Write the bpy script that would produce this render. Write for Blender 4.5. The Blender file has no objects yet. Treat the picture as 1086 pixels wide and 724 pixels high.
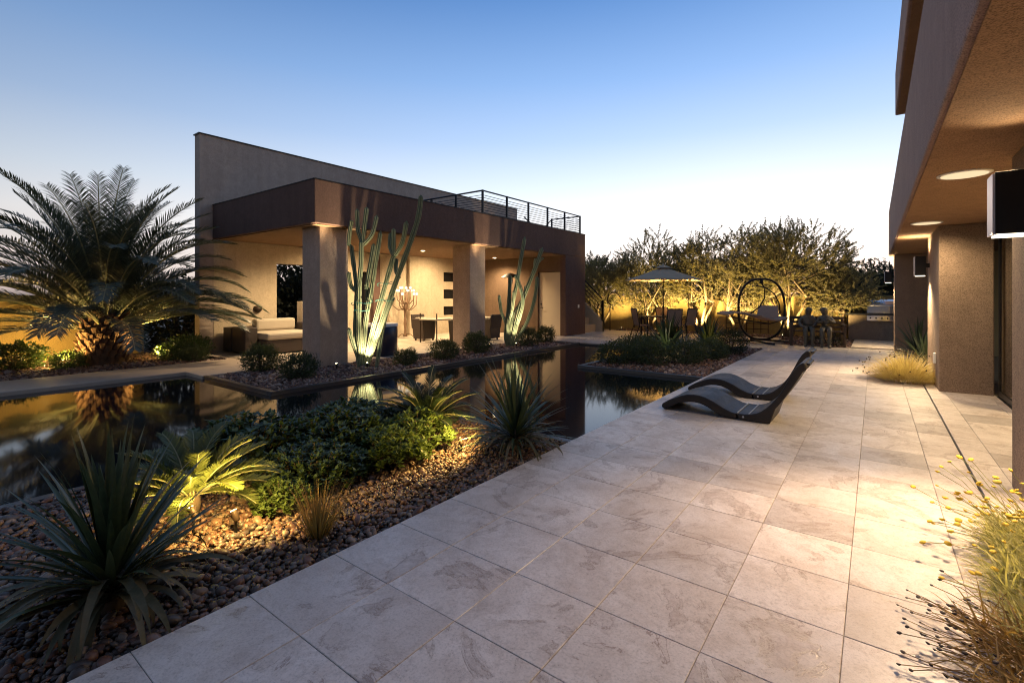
import bpy, bmesh, math, random
import numpy as np
from mathutils import Vector, Matrix, Euler, Quaternion
R = math.radians
rnd = random.Random(7)
sc = bpy.context.scene
C = sc.collection
sin, cos, pi = math.sin, math.cos, math.pi
YAW = R(36.94)
RX, RY = cos(YAW), sin(YAW)            # horizontal direction of the photograph's width

# ------------------------------------------------------------------ materials
class NT:
    def __init__(s, name):
        s.m = bpy.data.materials.new(name); s.m.use_nodes = True
        s.t = s.m.node_tree; s.t.nodes.clear()
        s.out = s.n('ShaderNodeOutputMaterial')
    def n(s, typ, **kw):
        nd = s.t.nodes.new(typ)
        for k, v in kw.items():
            if k.startswith('i_'):
                key = k[2:]
                key = int(key) if key.isdigit() else key.replace('_', ' ')
                nd.inputs[key].default_value = v
            else: setattr(nd, k, v)
        return nd
    def l(s, a, b): s.t.links.new(a, b)
    def ramp(s, src, stops, interp='LINEAR'):
        r = s.n('ShaderNodeValToRGB'); r.color_ramp.interpolation = interp
        e = r.color_ramp.elements
        while len(e) < len(stops): e.new(.5)
        for el, (p, c) in zip(e, stops):
            el.position = p; el.color = (c, c, c, 1) if not hasattr(c, '__len__') else (*c, 1)
        s.l(src, r.inputs[0]); return r.outputs[0]
    def noise(s, vec, scale, detail=4, rough=.55, dist=0):
        nd = s.n('ShaderNodeTexNoise', i_Scale=scale, i_Detail=detail, i_Roughness=rough, i_Distortion=dist)
        if vec is not None: s.l(vec, nd.inputs['Vector'])
        return nd.outputs[0]
    def math(s, op, a, b=None):
        nd = s.n('ShaderNodeMath', operation=op)
        for i, v in enumerate((a, b)):
            if v is None: continue
            if isinstance(v, (int, float)): nd.inputs[i].default_value = v
            else: s.l(v, nd.inputs[i])
        return nd.outputs[0]
    def mix(s, fac, a, b, blend='MIX'):
        nd = s.n('ShaderNodeMix', data_type='RGBA', blend_type=blend)
        for i, v in ((0, fac), (6, a), (7, b)):
            if isinstance(v, (int, float)): nd.inputs[i].default_value = v
            elif isinstance(v, tuple): nd.inputs[i].default_value = (*v, 1)
            else: s.l(v, nd.inputs[i])
        return nd.outputs[2]
    def bump(s, h, strength=.3, dist=.01):
        nd = s.n('ShaderNodeBump', i_Strength=strength, i_Distance=dist); s.l(h, nd.inputs['Height']); return nd.outputs[0]
    def bsdf(s, **kw):
        b = s.n('ShaderNodeBsdfPrincipled')
        for k, v in kw.items():
            inp = b.inputs[k.replace('_', ' ')]
            if isinstance(v, (int, float)): inp.default_value = v
            elif isinstance(v, tuple): inp.default_value = (*v, 1) if len(v) == 3 else v
            else: s.l(v, inp)
        s.l(b.outputs[0], s.out.inputs[0]); return b
def obj_coord(t): return t.n('ShaderNodeTexCoord').outputs['Object']

def plain(name, col, rough=.5, metal=0, var=.12, scale=6, bump=0, bscale=60):
    t = NT(name); v = obj_coord(t)
    f = t.noise(v, scale, 5)
    c = t.mix(f, tuple(x*(1-var) for x in col), tuple(min(1, x*(1+var)) for x in col))
    kw = dict(Base_Color=c, Roughness=rough, Metallic=metal)
    if bump: kw['Normal'] = t.bump(t.noise(v, bscale, 4), bump, .01)
    t.bsdf(**kw); return t.m
def stucco(name, col, grain=150, bump=.5, var=.16):
    t = NT(name); v = obj_coord(t)
    big = t.noise(v, .9, 5, .6, .4); fine = t.noise(v, grain, 3, .7); mid = t.noise(v, grain*.3, 3)
    c = t.mix(big, tuple(x*(1-var) for x in col), tuple(x*(1+var) for x in col))
    mv = t.n('ShaderNodeMapping'); mv.inputs['Scale'].default_value = (3.2, 3.2, .18); t.l(v, mv.inputs[0])
    st = t.ramp(t.noise(mv.outputs[0], 1.6, 5, .6, .3), [(.38, .84), (.6, 1.0)])
    c = t.mix(.45, c, st, 'MULTIPLY')
    c = t.mix(1., c, t.ramp(t.noise(v, 7, 6, .65, .8), [(.3, .88), (.7, 1.08)]), 'MULTIPLY')
    sp = t.ramp(fine, [(.36, .42), (.5, 1), (.7, 1.15)])
    c = t.mix(1.0, c, sp, 'MULTIPLY')
    h = t.math('ADD', t.math('MULTIPLY', fine, .7), t.math('MULTIPLY', mid, .6))
    t.bsdf(Base_Color=c, Roughness=.92, Specular_IOR_Level=.2, Normal=t.bump(h, bump, .012)); return t.m
def emit(name, col, st):
    t = NT(name); e = t.n('ShaderNodeEmission', i_Strength=st); e.inputs[0].default_value = (*col, 1)
    t.l(e.outputs[0], t.out.inputs[0]); return t.m
def foliage(name, a, b, rough=.5, transl=.3, stripe=False, spec=.35):
    t = NT(name)
    g = t.n('ShaderNodeNewGeometry'); rd = g.outputs['Random Per Island']
    c = t.mix(rd, a, b)
    p = t.n('ShaderNodeBsdfPrincipled', i_Roughness=rough); p.inputs['Specular IOR Level'].default_value = spec
    if stripe:
        f = t.noise(obj_coord(t), 30, 4, .6)
        c = t.mix(t.ramp(f, [(.35, 0.0), (.75, .5)]), c, tuple(x*1.6 for x in b))
    t.l(c, p.inputs['Base Color'])
    tr = t.n('ShaderNodeBsdfTranslucent'); t.l(t.mix(1.0, c, (1.6, 1.5, .7), 'MULTIPLY'), tr.inputs[0])
    mx = t.n('ShaderNodeMixShader', i_0=transl)
    t.l(p.outputs[0], mx.inputs[1]); t.l(tr.outputs[0], mx.inputs[2]); t.l(mx.outputs[0], t.out.inputs[0]); return t.m

def travertine(name, lum=1.0, warm=(1, 1, 1), r0=.2, r1=.42):
    t = NT(name); v = obj_coord(t)
    rd = t.n('ShaderNodeNewGeometry').outputs['Random Per Island']
    off = t.n('ShaderNodeVectorMath', operation='SCALE'); off.inputs[0].default_value = (37., 91., 53.)
    t.l(rd, off.inputs['Scale'])
    add = t.n('ShaderNodeVectorMath', operation='ADD'); t.l(v, add.inputs[0]); t.l(off.outputs[0], add.inputs[1]); p = add.outputs[0]
    k = lambda c: tuple(x*lum*w for x, w in zip(c, warm))
    n1 = t.noise(p, 2.6, 10, .64, .9); n2 = t.noise(p, 1.5, 8, .62, 1.8); n3 = t.noise(p, 15, 9, .74, .8); n4 = t.noise(p, 1.3, 3); n5 = t.noise(p, 85, 6, .75)
    c = t.mix(t.ramp(n1, [(.28, 0.), (.70, 1.)]), k((.50, .435, .385)), k((.69, .645, .60)))
    # porous mottling, tan clouds, fine grain
    c = t.mix(t.math('MULTIPLY', t.ramp(n3, [(.49, 0.), (.60, 1.)]), .4), c, k((.43, .355, .30)))
    c = t.mix(1., c, t.ramp(n5, [(.34, .74), (.48, 1.), (.66, 1.1)]), 'MULTIPLY')
    bl = t.math('MULTIPLY', t.ramp(n2, [(.585, 0.), (.62, 1.)]), t.ramp(n3, [(.40, .25), (.58, 1.)]))
    c = t.mix(t.math('MULTIPLY', bl, .45), c, k((.33, .25, .20)))
    edge = t.ramp(t.math('ABSOLUTE', t.math('SUBTRACT', n2, .588)), [(0., 1.), (.008, .8), (.022, 0.)])
    vm = t.math('MULTIPLY', edge, t.ramp(n5, [(.42, 0.), (.56, 1.)]))
    c = t.mix(t.math('MULTIPLY', vm, .7), c, k((.20, .135, .10)))
    v2 = t.ramp(t.math('ABSOLUTE', t.math('SUBTRACT', n1, .46)), [(0., 1.), (.005, .7), (.012, 0.)])
    v2 = t.math('MULTIPLY', v2, t.ramp(n4, [(.56, 0.), (.64, 1.)]))
    c = t.mix(t.math('MULTIPLY', v2, .8), c, k((.24, .165, .125)))
    vo = t.n('ShaderNodeTexVoronoi', i_Scale=80.); t.l(p, vo.inputs['Vector'])
    pit = t.math('MULTIPLY', t.ramp(vo.outputs['Distance'], [(.12, 1.), (.26, 0.)]), t.ramp(n3, [(.52, 0.), (.60, 1.)]))
    c = t.mix(t.math('MULTIPLY', pit, .6), c, k((.17, .125, .10)))
    tint = t.ramp(rd, [(0., .66), (.06, .80), (.14, .93), (.5, .99), (.86, 1.04), (1., 1.12)])
    c = t.mix(1., c, tint, 'MULTIPLY')
    # large scuffed and dusty areas that run across the slabs
    wear = t.noise(v, .55, 6, .6, .5)
    c = t.mix(1., c, t.ramp(wear, [(.35, .90), (.65, 1.05)]), 'MULTIPLY')
    ro = t.math('ADD', t.ramp(n1, [(.3, r1), (.7, r0)]), t.math('MULTIPLY', t.ramp(wear, [(.35, 1.), (.6, 0.)]), .12))
    h = t.math('SUBTRACT', t.math('ADD', t.math('MULTIPLY', n3, .25), t.math('MULTIPLY', n5, .12)), t.math('MULTIPLY', pit, .8))
    h = t.math('SUBTRACT', h, t.math('MULTIPLY', vm, .5))
    t.bsdf(Base_Color=c, Roughness=ro, Normal=t.bump(h, .32, .006), Specular_IOR_Level=.5); return t.m

def stones(name, cols, rough=.55, bs=40):
    t = NT(name)
    rd = t.n('ShaderNodeNewGeometry').outputs['Random Per Island']
    c = t.ramp(rd, [(i/len(cols), x) for i, x in enumerate(cols)], 'CONSTANT')
    f = t.noise(obj_coord(t), bs, 5, .6, .5)
    c = t.mix(1., c, t.ramp(f, [(.3, .65), (.7, 1.25)]), 'MULTIPLY')
    t.bsdf(Base_Color=c, Roughness=rough, Normal=t.bump(f, .25, .004)); return t.m

M = {}
M['travertine'] = travertine('travertine_paving', 1.05, (1.0, .955, .945), .26, .46)
M['travertine_far'] = travertine('terrace_travertine', .95, (1, .97, .92), .18, .36)
M['pavilion_tile'] = travertine('pavilion_tile', .85, (1, .94, .82), .3, .5)
M['grout'] = plain('grout', (.20, .165, .14), .9, 0, .2, 20)
M['slab_edge'] = plain('stone_edge', (.42, .38, .34), .7, 0, .2, 8, .2, 60)
M['walk'] = plain('walkway_concrete', (.40, .32, .25), .75, 0, .14, 5, .15, 120)
M['side_concrete'] = plain('side_paving', (.52, .46, .39), .5, 0, .14, 3, .06, 80)
M['soil'] = plain('bed_soil', (.05, .036, .028), .95, 0, .5, 18, .9, 50)
M['mulch'] = plain('mulch_base', (.075, .045, .035), .95, 0, .5, 25, 1., 70)
M['dirt'] = plain('desert_dirt', (.20, .16, .12), .95, 0, .3, .4, .4, 5)
M['kerb'] = plain('dark_granite_kerb', (.05, .05, .055), .28, 0, .35, 40, .05, 90)
M['pebble'] = stones('river_pebbles', [(.11, .058, .042), (.16, .095, .068), (.065, .045, .04), (.21, .135, .095), (.085, .072, .068), (.135, .065, .045), (.05, .038, .034), (.17, .10, .08), (.24, .18, .14), (.075, .045, .035)], .45)
M['chips'] = stones('bark_and_gravel_chips', [(.15, .075, .052), (.20, .12, .09), (.09, .052, .04), (.26, .17, .13), (.12, .07, .055), (.17, .10, .085), (.32, .24, .20)], .8)
M['tan_stucco'] = stucco('tan_stucco', (.56, .46, .33))
M['wall_stucco'] = stucco('greige_stucco', (.46, .37, .31))
M['column_stucco'] = stucco('column_stucco', (.48, .36, .28))
M['brown_stucco'] = stucco('dark_brown_stucco', (.135, .083, .068))
M['warm_brown_stucco'] = stucco('warm_brown_stucco', (.16, .105, .07))
M['soffit_stucco'] = stucco('soffit_stucco', (.22, .14, .085))
M['house_stucco'] = stucco('house_stucco', (.31, .225, .165), 110, .8)
M['house_soffit'] = stucco('house_soffit', (.33, .20, .115), 110, .7)
M['house_fascia'] = stucco('house_fascia', (.29, .20, .175), 100, .8)
M['garden_wall'] = stucco('garden_wall_stucco', (.40, .29, .12), 90)
M['island_stucco'] = stucco('barbecue_stucco', (.24, .19, .155), 90)
M['black_metal'] = plain('black_metal', (.018, .018, .02), .38, .6, .2)
M['iron'] = plain('aged_iron', (.05, .032, .022), .55, .5, .4, 30, .3, 60)
M['alu'] = plain('brushed_aluminium', (.50, .50, .56), .5, .7, .05, 20)
M['steel'] = plain('stainless_steel', (.66, .66, .67), .09, 1, .04, 3)
M['door_paint'] = plain('pale_door_paint', (.62, .52, .38), .45, 0, .04)
M['dark_glass'] = plain('dark_glass', (.008, .009, .011), .04, 0, .2)
M['white_plastic'] = plain('white_plastic', (.75, .73, .70), .4, 0, .03)
M['wicker'] = plain('brown_wicker', (.045, .03, .022), .6, 0, .5, 70, 1., 130)
M['cushion'] = plain('cream_cushion', (.40, .345, .27), .9, 0, .06, 8, .25, 200)
M['lounger'] = plain('dark_brown_resin', (.017, .013, .014), .5, 0, .15, 10, .05, 200)
def resin():
    t = NT('scuffed_dark_resin'); v = obj_coord(t); f = t.noise(v, 3.5, 7, .65, .6); g = t.noise(v, 220, 3)
    mp = t.n('ShaderNodeMapping'); mp.inputs['Scale'].default_value = (4, 60, 4); t.l(v, mp.inputs[0]); sc_ = t.noise(mp.outputs[0], 3, 4, .6)
    c = t.mix(t.ramp(f, [(.45, 0.), (.75, 1.)]), (.012, .0085, .008), (.024, .018, .016))
    c = t.mix(t.ramp(sc_, [(.66, 0.), (.74, .4)]), c, (.06, .05, .048))
    t.bsdf(Base_Color=c, Roughness=t.ramp(f, [(.3, .55), (.7, .36)]), Specular_IOR_Level=.38, Normal=t.bump(g, .3, .003)); return t.m
M['lounger'] = resin()
M['lounger_grey'] = plain('pale_hinge_edge', (.35, .34, .36), .4, 0, .1)
M['navy'] = plain('navy_enamel', (.012, .02, .05), .32, 0, .15)
M['sling'] = plain('brown_sling_mesh', (.30, .20, .14), .8, 0, .2, 50, .3, 200)
M['swing_cloth'] = plain('grey_brown_swing_cloth', (.42, .30, .23), .85, 0, .15, 20, .3, 150)
M['canvas'] = plain('beige_umbrella_canvas', (.42, .30, .19), .9, 0, .08, 6, .15, 200)
M['bench_wood'] = plain('dark_bench_wood', (.06, .035, .02), .6, 0, .4, 20, .4, 60)
M['bronze'] = plain('verdigris_bronze', (.12, .105, .075), .5, .25, .5, 14, .4, 40)
M['bronze_dark'] = plain('dark_bronze_hair', (.05, .042, .03), .55, .3, .4, 30, .6, 60)
M['bronze_pale'] = plain('weathered_bronze_clothes', (.19, .18, .13), .6, .15, .5, 14, .5, 40)
M['counter'] = plain('black_granite_counter', (.02, .02, .022), .2, 0, .4, 60)
M['step'] = plain('stair_stone', (.50, .40, .27), .8, 0, .15, 6, .2, 80)
M['tan_iron'] = plain('rusty_tan_iron', (.20, .12, .07), .6, .3, .4, 30, .3, 60)
M['globe'] = emit('frosted_lamp_globe', (1., .86, .62), 1.6)
M['lamp_disc'] = emit('ceiling_lamp_disc', (1., .78, .46), .72)
M['downlight'] = emit('lit_downlight_glass', (1., .82, .52), 30.)
M['lens'] = emit('spotlight_lens', (1., .83, .45), 40.)
M['diffuser'] = emit('warm_slot_diffuser', (1., .86, .64), 3.)
M['room_wall'] = plain('lit_room_wall', (.70, .58, .34), .8, 0, .04)
M['spines'] = plain('pale_cactus_spines', (.34, .35, .21), .8, 0, .25, 30)
M['teal'] = plain('teal_garden_tie', (.02, .14, .11), .6)
M['palm_leaf'] = foliage('palm_leaflets', (.045, .06, .045), (.10, .125, .095), .38, .12)
M['palm_rachis'] = plain('palm_rachis', (.20, .20, .10), .5)
M['palm_trunk'] = plain('palm_trunk_boots', (.13, .07, .038), .9, 0, .5, 8, .8, 20)
M['yucca_leaf'] = foliage('yucca_blades', (.028, .046, .022), (.062, .088, .044), .3, .06, True, .5)
M['yucca_dry'] = foliage('old_yucca_blades', (.04, .05, .024), (.11, .09, .05), .55, .06, True)
M['sago_leaf'] = foliage('sago_leaflets', (.05, .065, .02), (.10, .125, .035), .4, .2)
M['cycad_leaf'] = foliage('dark_cycad_straps', (.012, .022, .010), (.026, .042, .017), .4, .12)
M['cover_leaf'] = foliage('dark_groundcover_leaves', (.032, .058, .02), (.07, .11, .04), .3, .22, False, .5)
M['sage_leaf'] = foliage('pale_green_leaves', (.06, .10, .025), (.12, .17, .05), .5, .3)
M['bush_leaf'] = foliage('round_bush_leaves', (.034, .05, .022), (.078, .10, .048), .55, .25)
M['box_leaf'] = foliage('clipped_box_leaves', (.014, .026, .012), (.03, .05, .02), .5, .2)
M['olive_leaf'] = foliage('olive_leaves', (.12, .115, .075), (.205, .19, .125), .5, .42)
M['dark_leaf'] = foliage('dark_evergreen_leaves', (.014, .02, .013), (.04, .045, .03), .6, .2)
M['olive_bark'] = plain('olive_bark', (.14, .105, .07), .9, 0, .35, 12, .6, 30)
M['stem'] = plain('woody_stem', (.07, .05, .035), .9, 0, .3)
M['straw'] = foliage('golden_straw_blades', (.24, .15, .055), (.40, .28, .12), .7, .3)
M['straw_green'] = foliage('grassy_base_blades', (.05, .065, .02), (.12, .12, .04), .6, .3)
M['dry_lit'] = foliage('dry_hair_grass', (.32, .25, .12), (.50, .42, .24), .7, .35)
M['greygreen'] = foliage('grey_green_flower_foliage', (.26, .27, .11), (.55, .53, .30), .7, .4)
M['yellow'] = plain('yellow_flower_heads', (.72, .48, .03), .7, 0, .2, 30, .5, 300)
M['seed'] = plain('dark_seed_heads', (.035, .022, .02), .8, 0, .3)
def cactus_mat():
    t = NT('ribbed_cactus_skin'); v = obj_coord(t)
    f = t.noise(v, 5, 5, .6); g = t.noise(v, 60, 3)
    c = t.mix(f, (.075, .11, .06), (.17, .20, .12)); c = t.mix(t.ramp(g, [(.6, 0.), (.72, .4)]), c, (.26, .25, .15))
    t.bsdf(Base_Color=c, Roughness=.6, Normal=t.bump(g, .2, .005)); return t.m
M['cactus'] = cactus_mat()
def water_mat():
    t = NT('dark_pool_water'); v = obj_coord(t)
    mp = t.n('ShaderNodeMapping'); mp.inputs['Scale'].default_value = (1., 1., 1.); t.l(v, mp.inputs[0])
    a = t.noise(mp.outputs[0], 2.2, 3, .5, .6); b = t.noise(mp.outputs[0], 11, 2, .5)
    h = t.math('ADD', a, t.math('MULTIPLY', b, .12))
    t.bsdf(Base_Color=(.004, .006, .009), Roughness=.055, IOR=1.45, Normal=t.bump(h, .0025, .05)); return t.m
M['water'] = water_mat()
def window_glass():
    t = NT('clear_window_glass')
    t.bsdf(Base_Color=(.9, .95, .95), Roughness=0., IOR=1.45, Transmission_Weight=1.); return t.m
M['glass'] = window_glass()

# ------------------------------------------------------------------ geometry helpers
class MB:
    def __init__(s): s.v = []; s.f = []
    def add(s, vs, fs):
        o = len(s.v); s.v.extend(vs); s.f.extend(tuple(i+o for i in f) for f in fs)
    def box(s, x0, x1, y0, y1, z0, z1):
        s.add([(x0,y0,z0),(x1,y0,z0),(x1,y1,z0),(x0,y1,z0),(x0,y0,z1),(x1,y0,z1),(x1,y1,z1),(x0,y1,z1)],
              [(0,3,2,1),(4,5,6,7),(0,1,5,4),(1,2,6,5),(2,3,7,6),(3,0,4,7)]); return s
    def tube(s, pts, rad, n=8, cap=True):
        pts = [Vector(p) for p in pts]; m = len(pts)
        if not hasattr(rad, '__len__'): rad = [rad]*m
        up = None; rings = []
        for i, p in enumerate(pts):
            d = (pts[min(i+1, m-1)]-pts[max(i-1, 0)])
            d = d.normalized() if d.length > 1e-9 else Vector((0,0,1))
            if up is None: up = d.orthogonal().normalized()
            up = (up - d*up.dot(d)); up = up.normalized() if up.length > 1e-6 else d.orthogonal().normalized()
            w = d.cross(up)
            rings.append([tuple(p+(up*cos(2*pi*k/n)+w*sin(2*pi*k/n))*rad[i]) for k in range(n)])
        vs = [v for r in rings for v in r]
        fs = [(i*n+k, i*n+(k+1) % n, (i+1)*n+(k+1) % n, (i+1)*n+k) for i in range(m-1) for k in range(n)]
        if cap: fs += [tuple(reversed(range(n))), tuple((m-1)*n+k for k in range(n))]
        s.add(vs, fs); return s
    def lathe(s, prof, n=24, cx=0, cy=0, cap=True):
        m = len(prof)
        vs = [(cx+r*cos(2*pi*k/n), cy+r*sin(2*pi*k/n), z) for r, z in prof for k in range(n)]
        fs = [(i*n+k, i*n+(k+1) % n, (i+1)*n+(k+1) % n, (i+1)*n+k) for i in range(m-1) for k in range(n)]
        if cap: fs += [tuple(reversed(range(n))), tuple((m-1)*n+k for k in range(n))]
        s.add(vs, fs); return s
    def prism(s, poly, y0, y1):      # poly in (x, z), extruded along y
        n = len(poly)
        s.add([(x, y0, z) for x, z in poly]+[(x, y1, z) for x, z in poly],
              [tuple(range(n)), tuple(reversed(range(n, 2*n)))]+[(i, i+n, (i+1) % n+n, (i+1) % n) for i in range(n)]); return s
    def ball(s, c, r, n=8, m=6, sz=1.):
        prof = [(max(1e-4, r*sin(pi*i/m)), c[2]-r*sz*cos(pi*i/m)) for i in range(m+1)]
        return s.lathe(prof, n, c[0], c[1], False)
    def build(s, name, mat, parent=None, smooth=False, bevel=0, flip=False):
        off = Vector((0,0,0)); p = parent
        while p is not None: off += p.location; p = p.parent
        me = bpy.data.meshes.new(name)
        vs = np.array(s.v, dtype=np.float64).reshape(-1, 3)-np.array(off)
        me.from_pydata(vs.tolist(), [], s.f); me.update()
        me.materials.append(mat if not isinstance(mat, str) else M[mat])
        if smooth: me.polygons.foreach_set('use_smooth', [True]*len(me.polygons))
        o = bpy.data.objects.new(name, me); C.objects.link(o)
        if parent: o.parent = parent
        if bevel:
            b = o.modifiers.new('bevel', 'BEVEL'); b.width = bevel; b.segments = 2; b.limit_method = 'ANGLE'; b.angle_limit = R(40)
        return o
def fix_normals(o):
    bm = bmesh.new(); bm.from_mesh(o.data); bmesh.ops.recalc_face_normals(bm, faces=bm.faces); bm.to_mesh(o.data); bm.free(); return o
def tag(o, label=None, cat=None, group=None, kind=None):
    if label: o['label'] = label
    if cat: o['category'] = cat
    if group: o['group'] = group
    if kind: o['kind'] = kind
    return o
def thing(name, loc, label, cat, group=None, rz=0):
    o = bpy.data.objects.new(name, None); o.empty_display_size = .2; C.objects.link(o)
    o.location = loc; o.rotation_euler.z = rz
    return tag(o, label, cat, group)
def copy_tree(o, parent=None):
    c = o.copy(); C.objects.link(c); c.parent = parent
    for ch in list(o.children): copy_tree(ch, c)
    return c
def put(o, loc, rz=0, s=None, label=None):
    o.location = loc; o.rotation_euler.z = rz
    if s: o.scale = (s, s, s) if not hasattr(s, '__len__') else s
    if label: o['label'] = label
    return o
def grid_wall(mb, axis, a, b, us, zs, holes):
    """wall slab between a and b along `axis` ('x' or 'y'), spanned by the breaks us and zs, with the (i, j) cells in holes left open"""
    def P(t, u, z): return (t, u, z) if axis == 'x' else (u, t, z)
    solid = lambda i, j: 0 <= i < len(us)-1 and 0 <= j < len(zs)-1 and (i, j) not in holes
    for i in range(len(us)-1):
        for j in range(len(zs)-1):
            if not solid(i, j): continue
            u0, u1, z0, z1 = us[i], us[i+1], zs[j], zs[j+1]
            for t in (a, b):
                mb.add([P(t,u0,z0), P(t,u1,z0), P(t,u1,z1), P(t,u0,z1)], [(0,1,2,3)])
            if not solid(i-1, j): mb.add([P(a,u0,z0), P(b,u0,z0), P(b,u0,z1), P(a,u0,z1)], [(0,1,2,3)])
            if not solid(i+1, j): mb.add([P(a,u1,z0), P(b,u1,z0), P(b,u1,z1), P(a,u1,z1)], [(0,1,2,3)])
            if not solid(i, j-1): mb.add([P(a,u0,z0), P(b,u0,z0), P(b,u1,z0), P(a,u1,z0)], [(0,1,2,3)])
            if not solid(i, j+1): mb.add([P(a,u0,z1), P(b,u0,z1), P(b,u1,z1), P(a,u1,z1)], [(0,1,2,3)])
    return mb
def np_mesh(name, verts, faces, mat, smooth=False, parent=None):
    """verts (n,3), faces (m,k) arrays"""
    me = bpy.data.meshes.new(name); n, (m, k) = len(verts), faces.shape
    me.vertices.add(n); me.vertices.foreach_set('co', np.ascontiguousarray(verts, np.float32).ravel())
    me.loops.add(m*k); me.loops.foreach_set('vertex_index', np.ascontiguousarray(faces, np.int32).ravel())
    me.polygons.add(m); me.polygons.foreach_set('loop_start', np.arange(0, m*k, k, dtype=np.int32))
    me.polygons.foreach_set('use_smooth', np.full(m, bool(smooth)))
    me.update(calc_edges=True); me.materials.append(M[mat])
    o = bpy.data.objects.new(name, me); C.objects.link(o)
    if parent: o.parent = parent
    return o
def ico(sub):
    bm = bmesh.new(); bmesh.ops.create_icosphere(bm, subdivisions=sub, radius=1); bm.verts.ensure_lookup_table()
    v = np.array([x.co[:] for x in bm.verts]); f = np.array([[y.index for y in x.verts] for x in bm.faces]); bm.free(); return v, f
def rotmats(rng, n, flat=.35):
    az = rng.uniform(0, 2*pi, n); tx = rng.normal(0, flat, n); ty = rng.normal(0, flat, n)
    ca, sa = np.cos(az), np.sin(az); cx, sx = np.cos(tx), np.sin(tx); cy, sy = np.cos(ty), np.sin(ty); z = np.zeros(n); o = np.ones(n)
    Rz = np.stack([ca,-sa,z, sa,ca,z, z,z,o], 1).reshape(n,3,3)
    Rx = np.stack([o,z,z, z,cx,-sx, z,sx,cx], 1).reshape(n,3,3)
    Ry = np.stack([cy,z,sy, z,o,z, -sy,z,cy], 1).reshape(n,3,3)
    return Rx @ Ry @ Rz
def scatter_stones(name, mat, pts, size, sub, seed, flat=(.75, .45), tilt=.35, lump=.12, smooth=True):
    rng = np.random.default_rng(seed); bv, bf = ico(sub); n = len(pts)
    s = size*np.exp(rng.normal(0, .34, n))
    sc3 = np.stack([s, s*rng.uniform(flat[0], .95, n), s*rng.uniform(flat[1]*.8, flat[1]*1.3, n)], 1)
    V = bv[None]*sc3[:, None, :]
    V = V*(1+lump*np.sin(bv[None]@rng.normal(0, 2.2, (n, 3, 1))+rng.uniform(0, 6, (n, 1, 1))))
    V = np.einsum('nij,nkj->nki', rotmats(rng, n, tilt), V)+pts[:, None, :]
    F = bf[None]+(np.arange(n)*len(bv))[:, None, None]
    return np_mesh(name, V.reshape(-1, 3), F.reshape(-1, 3), mat, smooth)
def jitter_grid(x0, x1, y0, y1, step, rng, j=.45):
    xs, ys = np.meshgrid(np.arange(x0+step/2, x1, step), np.arange(y0+step/2, y1, step))
    p = np.stack([xs.ravel(), ys.ravel()], 1); return p+rng.uniform(-j, j, p.shape)*step

# ------------------------------------------------------------------ setting: ground, paving, water
S = dict(kind='structure')
WZ = -.065                                           # water level
def ground():
    B = 400; x0, x1, y0, y1 = -10.8, -2.6, -7, 13.6; z = -.06
    m = MB()
    for a, b, c, d in ((-B, x0, -B, B), (x1, B, -B, B), (x0, x1, -B, y0), (x0, x1, y1, B)):
        m.add([(a,c,z),(b,c,z),(b,d,z),(a,d,z)], [(0,1,2,3)])
    tag(m.build('ground', 'dirt'), kind='structure')
ground()
tag(MB().box(-10.8, -2.6, -7, 13.6, -.9, -.8).build('pool_floor', 'kerb'), kind='structure')
m = MB(); m.add([(-10.79,-7,WZ),(-2.53,-7,WZ),(-2.53,13.62,WZ),(-10.79,13.62,WZ)], [(0,1,2,3)])
tag(m.build('pool_water', 'water'), kind='structure')
TS = .48
def tiles(name, mat, x0, x1, y0, y1, ox, oy, z=0., gap=.0026, ts=TS, slab=True):
    V = []; F = []
    i0, i1 = math.floor((x0-ox)/ts), math.ceil((x1-ox)/ts); j0, j1 = math.floor((y0-oy)/ts), math.ceil((y1-oy)/ts)
    c = .0022
    for i in range(i0, i1):
        for j in range(j0, j1):
            a, b = max(ox+i*ts, x0), min(ox+(i+1)*ts, x1); d, e = max(oy+j*ts, y0), min(oy+(j+1)*ts, y1)
            if b-a < .02 or e-d < .02: continue
            a += gap/2; b -= gap/2; d += gap/2; e -= gap/2; zz = z+rnd.uniform(-.0007, .0007); o = len(V)
            V += [(a+c,d+c,zz),(b-c,d+c,zz),(b-c,e-c,zz),(a+c,e-c,zz),(a,d,zz-c),(b,d,zz-c),(b,e,zz-c),(a,e,zz-c),(a,d,zz-.03),(b,d,zz-.03),(b,e,zz-.03),(a,e,zz-.03)]
            F += [(o,o+1,o+2,o+3)]
            for k in range(4):
                q = (k+1) % 4; F += [(o+4+k, o+4+q, o+q, o+k), (o+8+k, o+8+q, o+4+q, o+4+k)]
    ob = np_mesh(name, np.array(V), np.array(F), mat); tag(ob, kind='structure')
    if slab:
        tag(MB().box(x0+.012, x1-.012, y0+.012, y1-.012, z-.35, z-.006).build(name+'_bedding', 'grout'), kind='structure')
    return ob
tiles('patio', 'travertine', -2.51, .642, -3.5, 15.2, -2.51, 2.10-.48*20)
tiles('terrace', 'travertine_far', -9.32, .63, 15.2, 16.75, -2.51, 2.1)
tiles('terrace', 'travertine_far', -9.32, -2.62, 16.75, 19.2, -2.51, 2.1)
tiles('terrace', 'travertine_far', -9.32, -5.12, 13.62, 15.2, -2.51, 2.1)
tiles('grill_paving', 'pavilion_tile', -.55, .63, 16.9, 19.9, -.55, 16.9, .02)
tiles('pavilion_floor', 'pavilion_tile', -13.9, -9.36, 5.25, 17., -13.9, 5.25)
m = MB(); m.box(-12.2, -10.8, -9, 5.2, -.35, 0); m.box(-13.8, -12.2, 5.06, 5.24, -.35, -.004)
tag(m.build('walkway', 'walk', bevel=.012), kind='structure')
tag(MB().box(-10.8, -10.02, 3.72, 5.22, -.35, -.003).build('path', 'walk', bevel=.01), kind='structure')
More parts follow.
